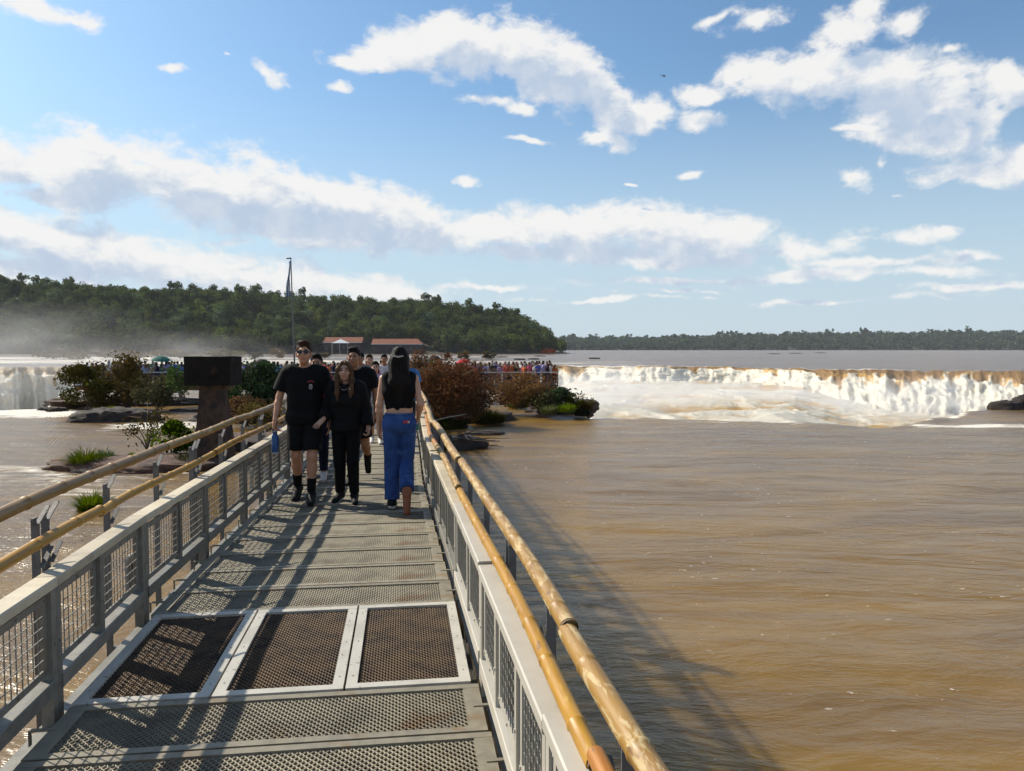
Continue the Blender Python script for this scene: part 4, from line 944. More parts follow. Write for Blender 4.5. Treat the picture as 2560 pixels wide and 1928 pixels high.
# 1 --- man in black shirt and shorts with sunglasses
H_ = .0072
def man_black():
    P = person('young man in black shirt, black shorts and dark sunglasses carrying a blue bottle', wpos(766, 1250), WA * .6, 1.765)
    J = base_joints(); J.update(shR=(-.195, .01, 1.425), elR=(-.285, .03, 1.15), wrR=(-.315, -.06, .905), elL=(.245, .05, 1.14), wrL=(.262, .02, .88),
        hiL=(.09, 0, .92), knL=(.085, -.10, .50), anL=(.075, -.12, .09), toL=(.095, -.285, .03), hiR=(-.09, 0, .92), knR=(-.105, .0, .50), anR=(-.12, .16, .12), toR=(-.125, .0, .03), head=(0, -.035, 1.63))
    HR = head_rot(.05, -.16)
    b = Field(LO, HI, H_); body_field(b, J, False, {'R': ((-.05, -.05, -1), (.9, -.3, 0), (.7, .7, .5), dict(grip=True)), 'L': ((.02, -.1, -1), (-1, 0, 0), (.25, .3, .2))}, HR)
    fin(P, 'body', b, skin_mats('man_one', SKA, DARKHAIR), lambda V, F: head_midx(V, F, J, HR))
    s = garment(J, False, H_, torso=(.86, 1.5), sleeve=.36, loose=.030, fold=.011, seed=3, zlo=.8, zhi=1.6); s.cone((-.17, .0, .93), (.17, .0, .93), .03, .03, .08, ((0, 0, .86), (0, 0, -1))); neck_cut(s, J, .078); sh = fin(P, 'shirt', s, MT['black'])
    g = garment(J, False, H_, legs=.42, loose=.030, fold=.010, seed=5, zlo=.4, zhi=1.15); fin(P, 'shorts', g, MT['black2'])
    for n in 'LR':
        sk = Field((-.35, -.4, 0), (.35, .4, .5), H_); a, k_ = v3(J['an' + n]), v3(J['kn' + n]); e = a + (k_ - a) * .42; ax = (k_ - a) / np.linalg.norm(k_ - a)
        sk.cone(a, e + ax * .03, .043, .056, .02, (e, ax)); fin(P, 'sock', sk, MT['black2']); shoe(P, J, n, MT['rubber'], MT['rubber'], H_)
    h = Field((-.2, -.25, 1.45), (.2, .25, 1.86), H_ * .8); short_hair(h, J, HR, .018); fin(P, 'hair', h, MT['hair_b'])
    # sunglasses
    o = lambda a, b_, c: v3(J['head']) + HR @ np.array([a, b_, c]); mb = MB()
    for q in (-1, 1):
        ring = [o(q * .034 + .029 * math.cos(t) , -.104 + .006 * abs(math.cos(t)), .004 + .019 * math.sin(t)) for t in np.linspace(0, 2 * PI, 13)[:-1]]
        rb = [v + HR @ v3((0, .006, 0)) for v in ring]
        mb.add(ring + rb, [tuple(range(12)), tuple(range(23, 11, -1))] + [(i, (i + 1) % 12, 12 + (i + 1) % 12, 12 + i) for i in range(12)])
        mb.bar(o(q * .062, -.098, .010), o(q * .080, .02, .012), .005, .008)
    mb.bar(o(-.01, -.108, .010), o(.01, -.108, .010), .006, .006)
    mb.build('sunglasses', simple('black_lens', (.006, .006, .006), .15), P)
    # small print on the chest
    mb = MB(); c0 = v3((.09, -.155, 1.30))
    for i in range(7):
        a = (i - 3) * .3; p = c0 + np.array([math.sin(a) * .036, .006 * abs(i - 3) / 3, math.cos(a) * .030 + .004]); mb.box(p, (.009, .022, .011), Matrix.Rotation(a, 3, 'Y'), 0)
    for dx, dz, ww, hh in ((0, -.012, .030, .022), (-.012, -.035, .014, .02), (.012, -.035, .014, .02), (0, -.052, .022, .008)): mb.box(c0 + np.array([dx, .0, dz]), (ww, .02, hh), None, 1)
    pr = mb.build('chest_print', [simple('red_print', (.32, .03, .03), .8), simple('grey_print', (.30, .30, .32), .8)], P)
    # bottle in his right hand
    hp = P.matrix_world if False else None
    return P, J
def bottle(P, J, hand_off=(.0, -.02, -.10)):
    s = P.scale[0]; c, q = math.cos(P.rotation_euler[2]), math.sin(P.rotation_euler[2]); p = (v3(J['wrR']) + v3(hand_off)) * s
    loc = Vector((p[0] * c - p[1] * q, p[0] * q + p[1] * c, p[2])) + P.location
    root = tag(empty('water_bottle', loc - Vector((0, 0, .27))), 'blue metal water bottle hanging from the hand of the man in black', 'bottle')
    mb = MB(); mb.tube([(0, 0, 0), (0, 0, .01), (0, 0, .19), (0, 0, .205), (0, 0, .215)], [.034, .037, .037, .030, .024], 20); mb.build('flask', simple('blue_enamel', (.012, .075, .24), .3), root)
    mb = MB(); mb.tube([(0, 0, .216), (0, 0, .245)], [.026, .024], 16); mb.build('lid', simple('navy_lid', (.02, .04, .10), .4), root)
    mb = MB(); mb.tube([(.022 * math.cos(a), 0, .245 + .030 * math.sin(a)) for a in np.linspace(0, PI, 9)], .004, 6); mb.build('carry_loop', MT['rubber'], root)
    mb = MB(); mb.tube([(0, 0, -.001), (0, 0, .016)], .0385, 20); mb.build('base_ring', simple('pale_ring', (.35, .38, .42), .4), root)
P1, J1 = man_black(); bottle(P1, J1)
# 2 --- woman in black hoodie
def woman_hoodie():
    P = person('woman with long brown hair in black hoodie and black trousers, hand held out', wpos(868, 1252), WA * .5 - .05, 1.56)
    J = base_joints(True); J.update(elR=(-.25, .06, 1.16), wrR=(-.245, -.16, 1.045), elL=(.235, .04, 1.15), wrL=(.285, -.08, .935),
        knL=(.085, -.05, .50), anL=(.10, -.04, .085), toL=(.135, -.20, .03), knR=(-.085, -.02, .50), anR=(-.095, .05, .085), toR=(-.125, -.11, .03), head=(-.005, -.045, 1.63))
    HR = head_rot(.08, -.08)
    b = Field(LO, HI, H_); body_field(b, J, True, {'R': ((-.55, -.45, -.55), (.1, .5, -.8), (.15, .15, .1), dict(spread=.35)), 'L': ((.1, -.35, -1), (-1, -.2, 0), (.9, .9, .6), dict(grip=True))}, HR)
    fin(P, 'body', b, skin_mats('woman_one', (.46, .26, .18), BROWNHAIR), lambda V, F: head_midx(V, F, J, HR))
    s = garment(J, True, H_, torso=(.90, 1.5), sleeve=.95, loose=.032, fold=.012, seed=11, zlo=.82, zhi=1.6); neck_cut(s, J, .072, -.02)
    s.cone((-.11, .075, 1.46), (.11, .075, 1.46), .045, .045, .04); fin(P, 'hoodie', s, MT['black2'])
    g = garment(J, True, H_, legs=.965, loose=.016, fold=.009, seed=12, zlo=.03, zhi=1.2); fin(P, 'trousers', g, MT['black'])
    for n in 'LR': shoe(P, J, n, MT['rubber'], MT['whitesole'], H_)
    h = Field((-.25, -.3, 1.1), (.25, .3, 1.86), H_ * .8); o = lambda a, b_, c: v3(J['head']) + HR @ np.array([a, b_, c])
    h.ball(o(0, .022, .030), (.086, .098, .104), 0, HR, clip=[(o(0, -.068, .078), HR @ v3((0, -.8, -.6)))])
    for q in (-1, 1):
        h.cone(o(q * .03, -.06, .10), o(q * .078, -.045, .02), .020, .024, .03); h.cone(o(q * .078, -.03, .02), o(q * .088, -.035, -.12), .028, .030, .03); h.cone(o(q * .088, -.035, -.12), o(q * .085, -.075, -.27), .030, .026, .03); h.cone(o(q * .085, -.075, -.27), o(q * .075, -.095, -.37), .026, .008, .03)
    h.cone(o(0, .06, .0), o(0, .08, -.2), .075, .07, .04); h.folds(.007, (60, 60, 7), 8); fin(P, 'hair', h, MT['hair_l'])
    mb = MB(); mb.tube([(.055 * math.cos(a), -.06 - .075 * math.sin(a) , 1.455 - .055 * math.sin(a)) for a in np.linspace(0, PI, 9)], .0025, 5); mb.build('necklace', simple('silver', (.6, .6, .6), .3, .9), P)
woman_hoodie()
# 3 --- woman in jeans walking away
def woman_jeans():
    P = person('woman in black crop top and wide blue jeans walking away, long dark hair', wpos(1000, 1272), WA + PI, 1.70)
    J = base_joints(True); J.update(elR=(-.225, .06, 1.15), wrR=(-.205, -.14, .98), elL=(.215, .03, 1.15), wrL=(.225, -.04, .905),
        knL=(.085, -.04, .50), anL=(.085, .02, .085), toL=(.095, -.17, .03), knR=(-.07, -.06, .49), anR=(-.075, .28, .235), toR=(-.075, .315, .06), head=(-.01, -.03, 1.64))
    HR = head_rot(-.1, -.05)
    b = Field(LO, HI, H_); body_field(b, J, True, {'R': ((.1, -.8, -.3), (1, 0, 0), (.7, .7, .5), dict(grip=True)), 'L': ((0, -.12, -1), (-1, 0, 0), (.3, .3, .2))}, HR)
    fin(P, 'body', b, skin_mats('woman_two', SKC, DARKHAIR), lambda V, F: head_midx(V, F, J, HR))
    s = garment(J, True, H_, torso=(1.085, 1.46), loose=.010, fold=.005, seed=15, zlo=1.0, zhi=1.56)
    for n, q in (('L', 1), ('R', -1)): s.cone(v3(J['sh' + n]) + [-q * .05, .02, .02], v3(J['che']) + [q * .09, .03, 0], .055, .09, .05)
    neck_cut(s, J, .07, .01); fin(P, 'crop_top', s, MT['black'])
    g = garment(J, True, H_, legs=.97, loose=.013, fold=.010, seed=16, hipx=.006, flare=.020, hem=1.045, zlo=.0, zhi=1.2); jn = fin(P, 'jeans', g, MT['jean'])
    mb = MB(); mb.box((-.075, .128, .965), (.07, .014, .028), Matrix.Rotation(.1, 3, 'Y'), 0); mb.box((-.100, .130, .963), (.022, .016, .02), None, 1); mb.build('waist_patch', [simple('red_patch', (.40, .03, .03), .7), simple('cream_patch', (.55, .48, .42), .7)], P)
    mb = MB(); mb.tube([(.150 * math.cos(a), .115 * math.sin(a) + .005, 1.045) for a in np.linspace(0, 2 * PI, 21)], .012, 6); mb.build('waistband', MT['jean'], P)
    for n, m1, m2 in (('L', MT['rubber'], MT['whitesole']), ('R', simple('terracotta_shoe', (.26, .09, .04), .7), MT['tansole'])): shoe(P, J, n, m1, m2, H_)
    h = Field((-.28, -.3, 1.05), (.28, .35, 1.88), H_ * .85); o = lambda a, b_, c: v3(J['head']) + HR @ np.array([a, b_, c])
    h.ball(o(0, .025, .035), (.092, .102, .108), 0, HR, clip=[(o(0, -.075, .06), HR @ v3((0, -.85, -.5)))]); h.ball(o(.0, .07, .09), (.055, .05, .045), .03)
    h.cone(o(-.04, .07, -.02), o(-.06, .11, -.25), .07, .062, .05); h.cone(o(.04, .07, -.02), o(.05, .12, -.25), .07, .07, .05); h.cone(o(-.05, .12, -.25), o(-.03, .13, -.42), .062, .035, .05); h.cone(o(.05, .12, -.25), o(.02, .125, -.46), .068, .03, .05)
    h.folds(.014, (26, 26, 9), 9); fin(P, 'hair', h, MT['hair_d'])
    mb = MB(); c = o(.0, .16, .03); mb.tube([c + v3((-.05, -.01, .01)), c + v3((0, .008, 0)), c + v3((.05, -.01, .01))], .009, 6); mb.build('hair_clip', simple('pearl_clip', (.45, .42, .4), .3), P)
    q = v3(J['wrR']) + [.02, -.10, -.05]; s_ = P.scale[0]; lw = Matrix.Rotation(P.rotation_euler[2], 3, 'Z') @ Vector(q * s_) + P.location
    root = tag(empty('drinking_cup', lw - Vector((0, 0, .09))), 'teal cup held in front by the woman in blue jeans', 'cup')
    mb = MB(); mb.tube([(0, 0, 0), (0, 0, .10), (0, 0, .12)], [.030, .038, .038], 14); mb.build('cup_body', simple('teal_plastic', (.01, .16, .15), .35), root); mb = MB(); mb.tube([(0, 0, .121), (0, 0, .135)], [.040, .034], 14); mb.build('lid', simple('dark_teal_lid', (.01, .09, .09), .4), root)
woman_jeans()
# 4 --- man behind the hoodie woman
def man_behind():
    h = .009
    P = person('dark haired man in black shirt and shorts walking behind the woman in hoodie', wpos(892, 1205), WA * .7, 1.70)
    J = base_joints(); J.update(elL=(.25, .04, 1.15), wrL=(.265, .0, .90), elR=(-.255, .02, 1.16), wrR=(-.27, -.06, .91), knL=(.11, .02, .50), anL=(.12, .30, .30), toL=(.125, .34, .12), knR=(-.08, -.06, .5), anR=(-.07, -.08, .085), toR=(-.08, -.25, .03), head=(-.02, -.03, 1.635))
    HR = head_rot(-.1, -.08); b = Field(LO, HI, h); body_field(b, J, False, {'L': ((.02, -.1, -1), (-1, 0, 0), (.3, .35, .2)), 'R': ((-.02, -.1, -1), (1, 0, 0), (.3, .35, .2))}, HR)
    fin(P, 'body', b, skin_mats('man_two', SKB, DARKHAIR), lambda V, F: head_midx(V, F, J, HR))
    s = garment(J, False, h, torso=(.86, 1.5), sleeve=.34, loose=.028, fold=.010, seed=21, zlo=.8, zhi=1.6); neck_cut(s, J, .075); fin(P, 'shirt', s, MT['black'])
    g = garment(J, False, h, legs=.40, loose=.028, fold=.009, seed=22, zlo=.4, zhi=1.15); fin(P, 'shorts', g, MT['black2'])
    for n in 'LR': shoe(P, J, n, MT['rubber'], MT['rubber'], h)
    q = Field((-.2, -.25, 1.45), (.2, .25, 1.88), h * .8); short_hair(q, J, HR, .01); fin(P, 'hair', q, MT['hair_d'])
    mb = MB(); mb.box((.12, -.15, 1.27), (.05, .02, .018)); mb.build('chest_print', simple('gold_print', (.4, .28, .1), .7), P)
man_behind()
# 5 --- woman in pink top between the two, hand raised
def simple_person(label, loc, rz, H, top, legs, skin, hair, fem, arms=None, longhair=False, shirtcol=None, voxel=.011, shortsl=False, group=None, headr=(0, 0), legj=None, cap=None, toploose=.018):
    h = voxel; P = person(label, loc, rz, H, group); J = base_joints(fem)
    J.update(knL=(.09, -.08, .50), anL=(.09, -.08, .085), toL=(.10, -.25, .03), knR=(-.09, .02, .5), anR=(-.09, .18, .11), toR=(-.09, .03, .03))
    if arms: J.update(arms)
    if legj: J.update(legj)
    HR = head_rot(*headr); b = Field(LO, HI, h); body_field(b, J, fem, {n: (v3(J['wr' + n]) - v3(J['el' + n]), (-1 if n == 'L' else 1, -.2, 0), (.5, .5, .3)) for n in 'LR'}, HR)
    fin(P, 'body', b, skin_mats('walker', skin, DARKHAIR), lambda V, F: head_midx(V, F, J, HR))
    s = garment(J, fem, h, torso=(.92, 1.5), sleeve=.3, loose=toploose, fold=.008, seed=31, zlo=.8, zhi=1.6); neck_cut(s, J, .075); fin(P, 'shirt', s, top)
    g = garment(J, fem, h, legs=.36 if shortsl else .95, loose=.012, fold=.006, seed=32, zlo=.0, zhi=1.2); fin(P, 'shorts' if shortsl else 'trousers', g, legs)
    for n in 'LR': shoe(P, J, n, MT['whitesole'], MT['whitesole'], h)
    q = Field((-.25, -.3, 1.1), (.25, .35, 1.9), h * .85); short_hair(q, J, HR, .005)
    if longhair: q.cone(v3(J['head']) + [0, .06, 0], v3(J['head']) + [0, .10, -.25], .075, .05, .04)
    fin(P, 'hair', q, hair)
    if cap is not None:
        c = Field((-.2, -.3, 1.6), (.2, .25, 1.9), h * .8); o = lambda a, b_, e: v3(J['head']) + HR @ np.array([a, b_, e]); c.ball(o(0, .015, .05), (.095, .112, .09), 0, HR, clip=[(o(0, 0, .045), HR @ v3((0, 0, -1)))]); c.cone(o(-.04, -.13, .05), o(.04, -.13, .05), .045, .045, .03, flat=((0, 0, 1), .25)); fin(P, 'cap', c, cap)
    return P, J
pinkt = cloth('pink_cotton', (.36, .03, .07)); navy = cloth('navy_leggings', (.008, .010, .028)); whitec = cloth('white_cotton', (.62, .58, .60)); lilac = cloth('lilac_print', (.50, .36, .46)); bluec = cloth('light_blue_cotton', (.08, .22, .45)); denim2 = cloth('pale_shorts', (.50, .47, .46)); redc = cloth('red_cotton', (.35, .03, .03)); greyc = cloth('grey_cotton', (.16, .16, .17))
UPR = dict(elR=(-.24, -.06, 1.22), wrR=(-.12, -.20, 1.42))
simple_person('woman in pink top, navy leggings and white trainers half hidden behind the man in sunglasses', wpos(795, 1196), WA, 1.62, pinkt, navy, SKB, MT['hair_d'], True, UPR, True, legj=dict(toL=(.10, -.25, .03)))
P6, J6 = simple_person('girl in lilac white top and pale shorts drinking from a blue bottle', wpos(940, 1108), WA, 1.46, lilac, denim2, SKC, MT['hair_d'], True, dict(elR=(-.23, -.08, 1.22), wrR=(-.09, -.21, 1.40)), True, voxel=.013, shortsl=True)
lw = Matrix.Rotation(WA, 3, 'Z') @ Vector(v3((-.04, -.20, 1.43)) * P6.scale[0]) + P6.location
rb = tag(empty('water_bottle', lw), 'bright blue drinking bottle raised to the mouth of the girl in lilac', 'bottle'); mb = MB(); mb.tube([(0, 0, .09), (0, 0, .075), (0, -.01, .06), (0, -.02, -.10)], [.01, .012, .032, .032], 12); mb.build('flask', simple('bright_blue_plastic', (.02, .16, .6), .3), rb)
mb = MB(); mb.tube([(0, -.02, -.101), (0, -.021, -.115)], [.033, .03], 12); mb.build('base_ring', simple('bottle_base', (.3, .35, .4), .4), rb)
simple_person('person in light blue shirt ahead of the woman in jeans', wpos(1014, 1130) , WA + PI, 1.60, bluec, navy, SKB, MT['hair_d'], False, voxel=.013)
simple_person('man in black cap and dark shirt further along the walkway', on(902, 1090, zD(17)), WA, 1.66, greyc, navy, SKB, MT['hair_d'], False, voxel=.014, cap=MT['black'])
simple_person('woman in sunglasses and red top further along the walkway', on(925, 1072, zD(18)), WA, 1.64, redc, navy, SKC, MT['hair_b'], True, voxel=.014, longhair=True)
simple_person('person in white shirt far along the walkway beside the right railing', on(962, 1062, zD(19)), WA, 1.66, whitec, navy, SKB, MT['hair_d'], False, voxel=.014)
# ------------------------------------------------------------------ rocks, shrubs and grass round the walkway
def ico(sub=2):
    t = (1 + 5 ** .5) / 2
    V = [(-1, t, 0), (1, t, 0), (-1, -t, 0), (1, -t, 0), (0, -1, t), (0, 1, t), (0, -1, -t), (0, 1, -t), (t, 0, -1), (t, 0, 1), (-t, 0, -1), (-t, 0, 1)]
    F = [(0, 11, 5), (0, 5, 1), (0, 1, 7), (0, 7, 10), (0, 10, 11), (1, 5, 9), (5, 11, 4), (11, 10, 2), (10, 7, 6), (7, 1, 8), (3, 9, 4), (3, 4, 2), (3, 2, 6), (3, 6, 8), (3, 8, 9), (4, 9, 5), (2, 4, 11), (6, 2, 10), (8, 6, 7), (9, 8, 1)]
    V = [np.array(v) / np.linalg.norm(v) for v in V]
    for _ in range(sub):
        mid = {}; G = []
        def m(a, b):
            k = (min(a, b), max(a, b))
            if k not in mid: p = V[a] + V[b]; V.append(p / np.linalg.norm(p)); mid[k] = len(V) - 1
            return mid[k]
        for a, b, c in F: x, y, z = m(a, b), m(b, c), m(c, a); G += [(a, x, z), (b, y, x), (c, z, y), (x, y, z)]
        F = G
    return np.array(V), np.array(F)
ICO = ico(4); ICO3 = ico(3)
def rock(name, label, loc, size, seed, mat='rock', rough=.55, cat='rock', group=None, flat=.0, rz=0, parent=None, big=False):
    V, F = (ICO if big else ICO3); V = V.copy()
    d = fbm3(V * 1.3 + seed * 3.7, 4, seed) - .5; cellz = np.round(V * 1.6 + .6 * (fbm3(V * 2 + seed, 2, seed) - .5)[:, None]) * .16
    V = V * (1 + rough * d[:, None] * 1.5) + cellz * rough
    V[:, 2] = np.where(V[:, 2] > .55, .55 + (V[:, 2] - .55) * .35, V[:, 2]); V += (V / np.linalg.norm(V, axis=1)[:, None]) * (.30 * (np.abs(2 * fbm3(V * 3.2 + 3, 3, seed) - 1) - .3) * rough + .16 * (fbm3(V * 9 + 1, 2, seed + 2) - .5))[:, None]
    o = link(name, npmesh(name, V * np.array(size), F, MT[mat]), parent, loc, rz)
    if label: tag(o, label, cat, group)
    return o
def shrub(name, label, loc, size, n, leaf, mat, seed, lobes=9, stems=7, group=None, base=.25, twigs=0, up=.3, cat='shrub'):
    rng = random.Random(seed); root = tag(empty(name, loc), label, cat, group); rx, ry, rz = size; c, q = [], []
    for i in range(lobes):
        an = rng.uniform(0, 2 * PI); rr = rng.uniform(.1, .72); zz = rz * rng.uniform(base, .86) * (1.05 - .35 * rr); c.append((rx * rr * math.cos(an), ry * rr * math.sin(an), zz)); s = rng.uniform(.22, .42); q.append((rx * s, ry * s, rz * s * .62))
    if rz > .9: n, leaf = int(n * 1.7), leaf * .76
    V, F = leafcloud(c, q, n, leaf, seed=seed, up=up); r = np.random.default_rng(seed)
    k = n // 7; V2, F2 = leafcloud([(0, 0, rz * .5)], [(rx, ry, rz * .55)], k, leaf, seed=seed + 1, up=up)
    V = np.concatenate([V, V2]); F = np.concatenate([F, F2 + len(V) - len(V2)])
    link('foliage', npmesh('foliage', V, F, MT[mat]), root)
    mb = MB()
    for i in range(stems):
        p = c[i % len(c)]; mb.tube([(rng.uniform(-.12, .12) * rx, rng.uniform(-.12, .12) * ry, -.25), (p[0] * .4, p[1] * .4, p[2] * .5), p], [.035, .022, .008], 5)
    mb.build('stem', MT['bark'], root)
    if twigs:
        mb = MB()
        for i in range(twigs):
            an = rng.uniform(0, 2 * PI); z0 = rz * rng.uniform(.2, .8); r0 = rng.uniform(.3, .7); r1 = rng.uniform(.95, 1.3); p0 = (rx * r0 * math.cos(an), ry * r0 * math.sin(an), z0); p1 = (rx * r1 * math.cos(an), ry * r1 * math.sin(an), z0 + rng.uniform(-.1, .5) * rz * .6)
            pm = tuple((a + b) / 2 + rng.uniform(-.1, .1) for a, b in zip(p0, p1)); mb.tube([p0, pm, p1], [.014, .009, .004], 4)
        tag(mb.build('dry_twig', MT['twig'], root), kind='stuff')
    return root
def grass(name, label, loc, r, h, n, mat, seed, group=None, wid=.012, lean=.55, cat='grass tuft', parent=None):
    g = np.random.default_rng(seed); a = g.uniform(0, 2 * PI, n); rr = r * .55 * np.sqrt(g.random(n)); bx, by = rr * np.cos(a), rr * np.sin(a)
    a2 = a + g.normal(0, .6, n); L = h * (g.uniform(.25, 1.1, n)) * (1 - .45 * rr / (r * .55)); ln = (lean + .25) * g.uniform(.1, 1.4, n) * L; V = []
    px, py = -np.sin(a2), np.cos(a2); w0 = wid * g.uniform(.7, 1.3, n)
    for t, wf in ((0, 1), (.45, .9), (.8, .6), (1, .06)):
        x = bx + np.cos(a2) * ln * t ** 1.8; y = by + np.sin(a2) * ln * t ** 1.8; z = L * (t - .28 * t ** 3 * (ln / np.maximum(L, .01)))
        V += [np.stack([x - px * w0 * wf, y - py * w0 * wf, z], 1), np.stack([x + px * w0 * wf, y + py * w0 * wf, z], 1)]
    V = np.stack(V, 1); i = np.arange(n)[:, None] * 8; F = np.concatenate([i + np.array([[2 * k, 2 * k + 1, 2 * k + 3, 2 * k + 2]]) for k in range(3)])
    o = link(name, npmesh(name, V.reshape(-1, 3), F, MT[mat]), parent, loc)
    if label: tag(o, label, cat, group)
    return o
def wp(px, py): return on(px, py, W)
DN = Vector((0, 0, -.15))
# old concrete pier, left of the walkway
pc = at(537, 1100, 28.2); root = tag(empty('concrete_pier', (pc.x, pc.y, W)), 'old T-shaped concrete pier with dark block head standing on rock', 'pier')
def blockmesh(w0, d0, w1, d1, z0, z1, n=10, rough=.05, seed=0):
    V = []; F = []
    k = 4 * n; zs = np.linspace(z0, z1, n + 1)
    for z in zs:
        t = (z - z0) / (z1 - z0); w, d = w0 + (w1 - w0) * t, d0 + (d1 - d0) * t
        for s in range(4):
            for i in range(n):
                f = i / n - .5; p = [(f, -.5), (.5, f), (-f, .5), (-.5, -f)][s]; V.append((p[0] * w, p[1] * d, z))
    V = np.array(V); nn = fbm3(V * 3 + seed, 3, seed)[:, None] - .5; ctr = V * np.array([1, 1, 0]); V = V + ctr * nn * rough * 3; V[:, 2] += .04 * (fbm3(V * 2 + 9, 2, seed) - .5) * (V[:, 2] > z0 + .01)
    for r in range(n):
        for i in range(k): F.append((r * k + i, r * k + (i + 1) % k, (r + 1) * k + (i + 1) % k, (r + 1) * k + i))
    V = np.concatenate([V, [[0, 0, z0], [0, 0, z1]]]); b = len(V) - 2
    tri = [(b, (i + 1) % k, i, i) for i in range(k)] + [(b + 1, n * k + i, n * k + (i + 1) % k, n * k + (i + 1) % k) for i in range(k)]
    me = bpy.data.meshes.new('block'); me.from_pydata([tuple(v) for v in V], [], [list(f) for f in F] + [list(dict.fromkeys(f)) for f in tri]); me.update(); return me
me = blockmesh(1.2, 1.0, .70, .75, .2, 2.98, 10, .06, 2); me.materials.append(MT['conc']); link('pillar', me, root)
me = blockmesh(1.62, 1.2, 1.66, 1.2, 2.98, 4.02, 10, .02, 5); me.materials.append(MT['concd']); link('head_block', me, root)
# rock bar under the pier
rock('rock', 'low reddish rock bar at the foot of the concrete pier', (*wp(400, 1165).xy, W - .05), (3.6, 1.7, .55), 3, 'rockr', .35, big=True)
rock('rock', 'dark rock block beside the pier foot under the handrail', (*wp(590, 1120).xy, W + .0), (2.2, 1.4, .65), 5, 'rock', .5, big=True)
rock('rock', 'reddish rubble rock between the pier and the walkway', (*wp(645, 1105).xy, W), (1.9, 1.2, .55), 9, 'rockr', .5, big=True)
rock('rock', 'small wet rock at the left tip of the pier rock bar', (*wp(250, 1178).xy, W - .02), (.9, .6, .22), 12, 'rock', .5)
shrub('leafy_plant', 'bright green leafy plant with bare twigs left of the concrete pier', (*wp(435, 1150).xy, W + .3), (1.05, .8, 1.15), 1500, .085, 'lf_bright', 21, 8, 6, twigs=10, cat='plant')
shrub('bare_shrub', 'thin sparse shrub with few leaves beside the bright plant', (*wp(372, 1140).xy, W + .25), (1.3, .8, 1.9), 240, .07, 'lf_olive', 23, 8, 8, twigs=14)
grass('grass_tuft', 'large green grass tuft on the left end of the rock bar', (*wp(213, 1172).xy, W - .05), .85, 1.05, 1400, 'grass', 31)
grass('grass_tuft', 'small grass tuft beside the large one on the rock bar', (*wp(262, 1160).xy, W + .1), .5, .65, 500, 'grass', 32)
grass('grass_tuft', 'lone green grass tuft standing in open water near the left railing', (*wp(231, 1276).xy, W - .08), .55, .80, 900, 'grass', 33)
grass('grass_tuft', 'dark olive grass tuft under the left handrail near the pier', (*wp(478, 1168).xy, W), .9, .85, 900, 'grassd', 34)
grass('grass_tuft', 'dry grass on top of the reddish rock bar', (*wp(330, 1160).xy, W + .3), .25, .2, 200, 'grassy', 35)
shrub('shrub', 'brown tangled shrub between the pier and the walkway', (*wp(660, 1090).xy, W + .2), (1.5, 1.0, 1.6), 1000, .07, 'lf_olive', 36, 8, 9, twigs=18)
# left islet with shrubs and slabs
rock('rock', 'long dark rock ledge under the shrubs of the left islet', (*wp(330, 1012).xy, W - .1), (5.6, 2.2, .9), 41, 'rock', .4, big=True)
rock('rock', 'thin flat slab jutting left from the islet above the water', (*wp(215, 1022).xy, W + .52), (3.2, .8, .10), 43, 'rockr', .25, rz=-.06)
rock('rock', 'round dark boulder under the jutting slab', (*wp(130, 1028).xy, W - .05), (.85, .6, .5), 44)
rock('rock', 'reddish hump of rock at the left end of the islet', (*wp(172, 1018).xy, W + .35), (1.2, .8, .55), 46, 'rockr', .4)
rock('rock', 'large dark rock standing in the water before the left islet', (*wp(285, 1052).xy, W), (2.1, 1.1, .95), 47, 'rock', .6, big=True)
rock('rock', 'small dark rock left of the large rock in the water', (*wp(218, 1045).xy, W), (.7, .5, .55), 48)
rock('rock', 'flat tilted rock on the right shoulder of the large dark rock', (*wp(325, 1046).xy, W + .3), (.9, .5, .45), 49)
shrub('shrub', 'dense dark green shrub at the left end of the islet', at(222, 1012, 54).xyz, (2.2, 1.7, 3.0), 2500, .12, 'lf_mixed', 51, 12, 11, base=.1, twigs=16)
shrub('shrub', 'tall olive brown shrub in the middle of the left islet', at(318, 1012, 55).xyz, (2.1, 1.7, 3.9), 2100, .12, 'lf_olive', 52, 12, 11, base=.1, twigs=26)
shrub('shrub', 'low olive shrub at the right end of the left islet', at(400, 1015, 53).xyz, (2.0, 1.4, 2.2), 2000, .11, 'lf_olive', 53, 10, 8, base=.1, twigs=14)
shrub('shrub', 'small green shrub low beside the pier head', at(452, 985, 47).xyz, (1.2, 1.0, 1.9), 800, .09, 'lf_green', 54, 8, 6, twigs=10)
grass('grass_tuft', 'yellow green grass on the large dark rock in the water', (*wp(278, 1046).xy, W + .55), .5, .35, 300, 'grassy', 55)
# vegetation behind the pier
rock('rock', 'dark rock mass under the green shrub right of the pier', (*wp(640, 1052).xy, W - .1), (3.6, 1.6, .9), 61, 'rock', .5, big=True)
shrub('shrub', 'big dense green shrub right of the pier behind the handrail', at(640, 1040, 43.5).xyz, (2.1, 1.7, 3.1), 4200, .11, 'lf_green', 62, 15, 10, base=.08, twigs=8)
shrub('shrub', 'brown shrub at the foot of the dense green shrub', at(612, 1058, 41.5).xyz, (1.5, 1.0, 1.5), 1300, .08, 'lf_red', 63, 9, 8, twigs=12)
rock('rock', 'small dark rocks in the foaming water left of the pier', (*wp(478, 1028).xy, W - .05), (1.2, .6, .4), 64)
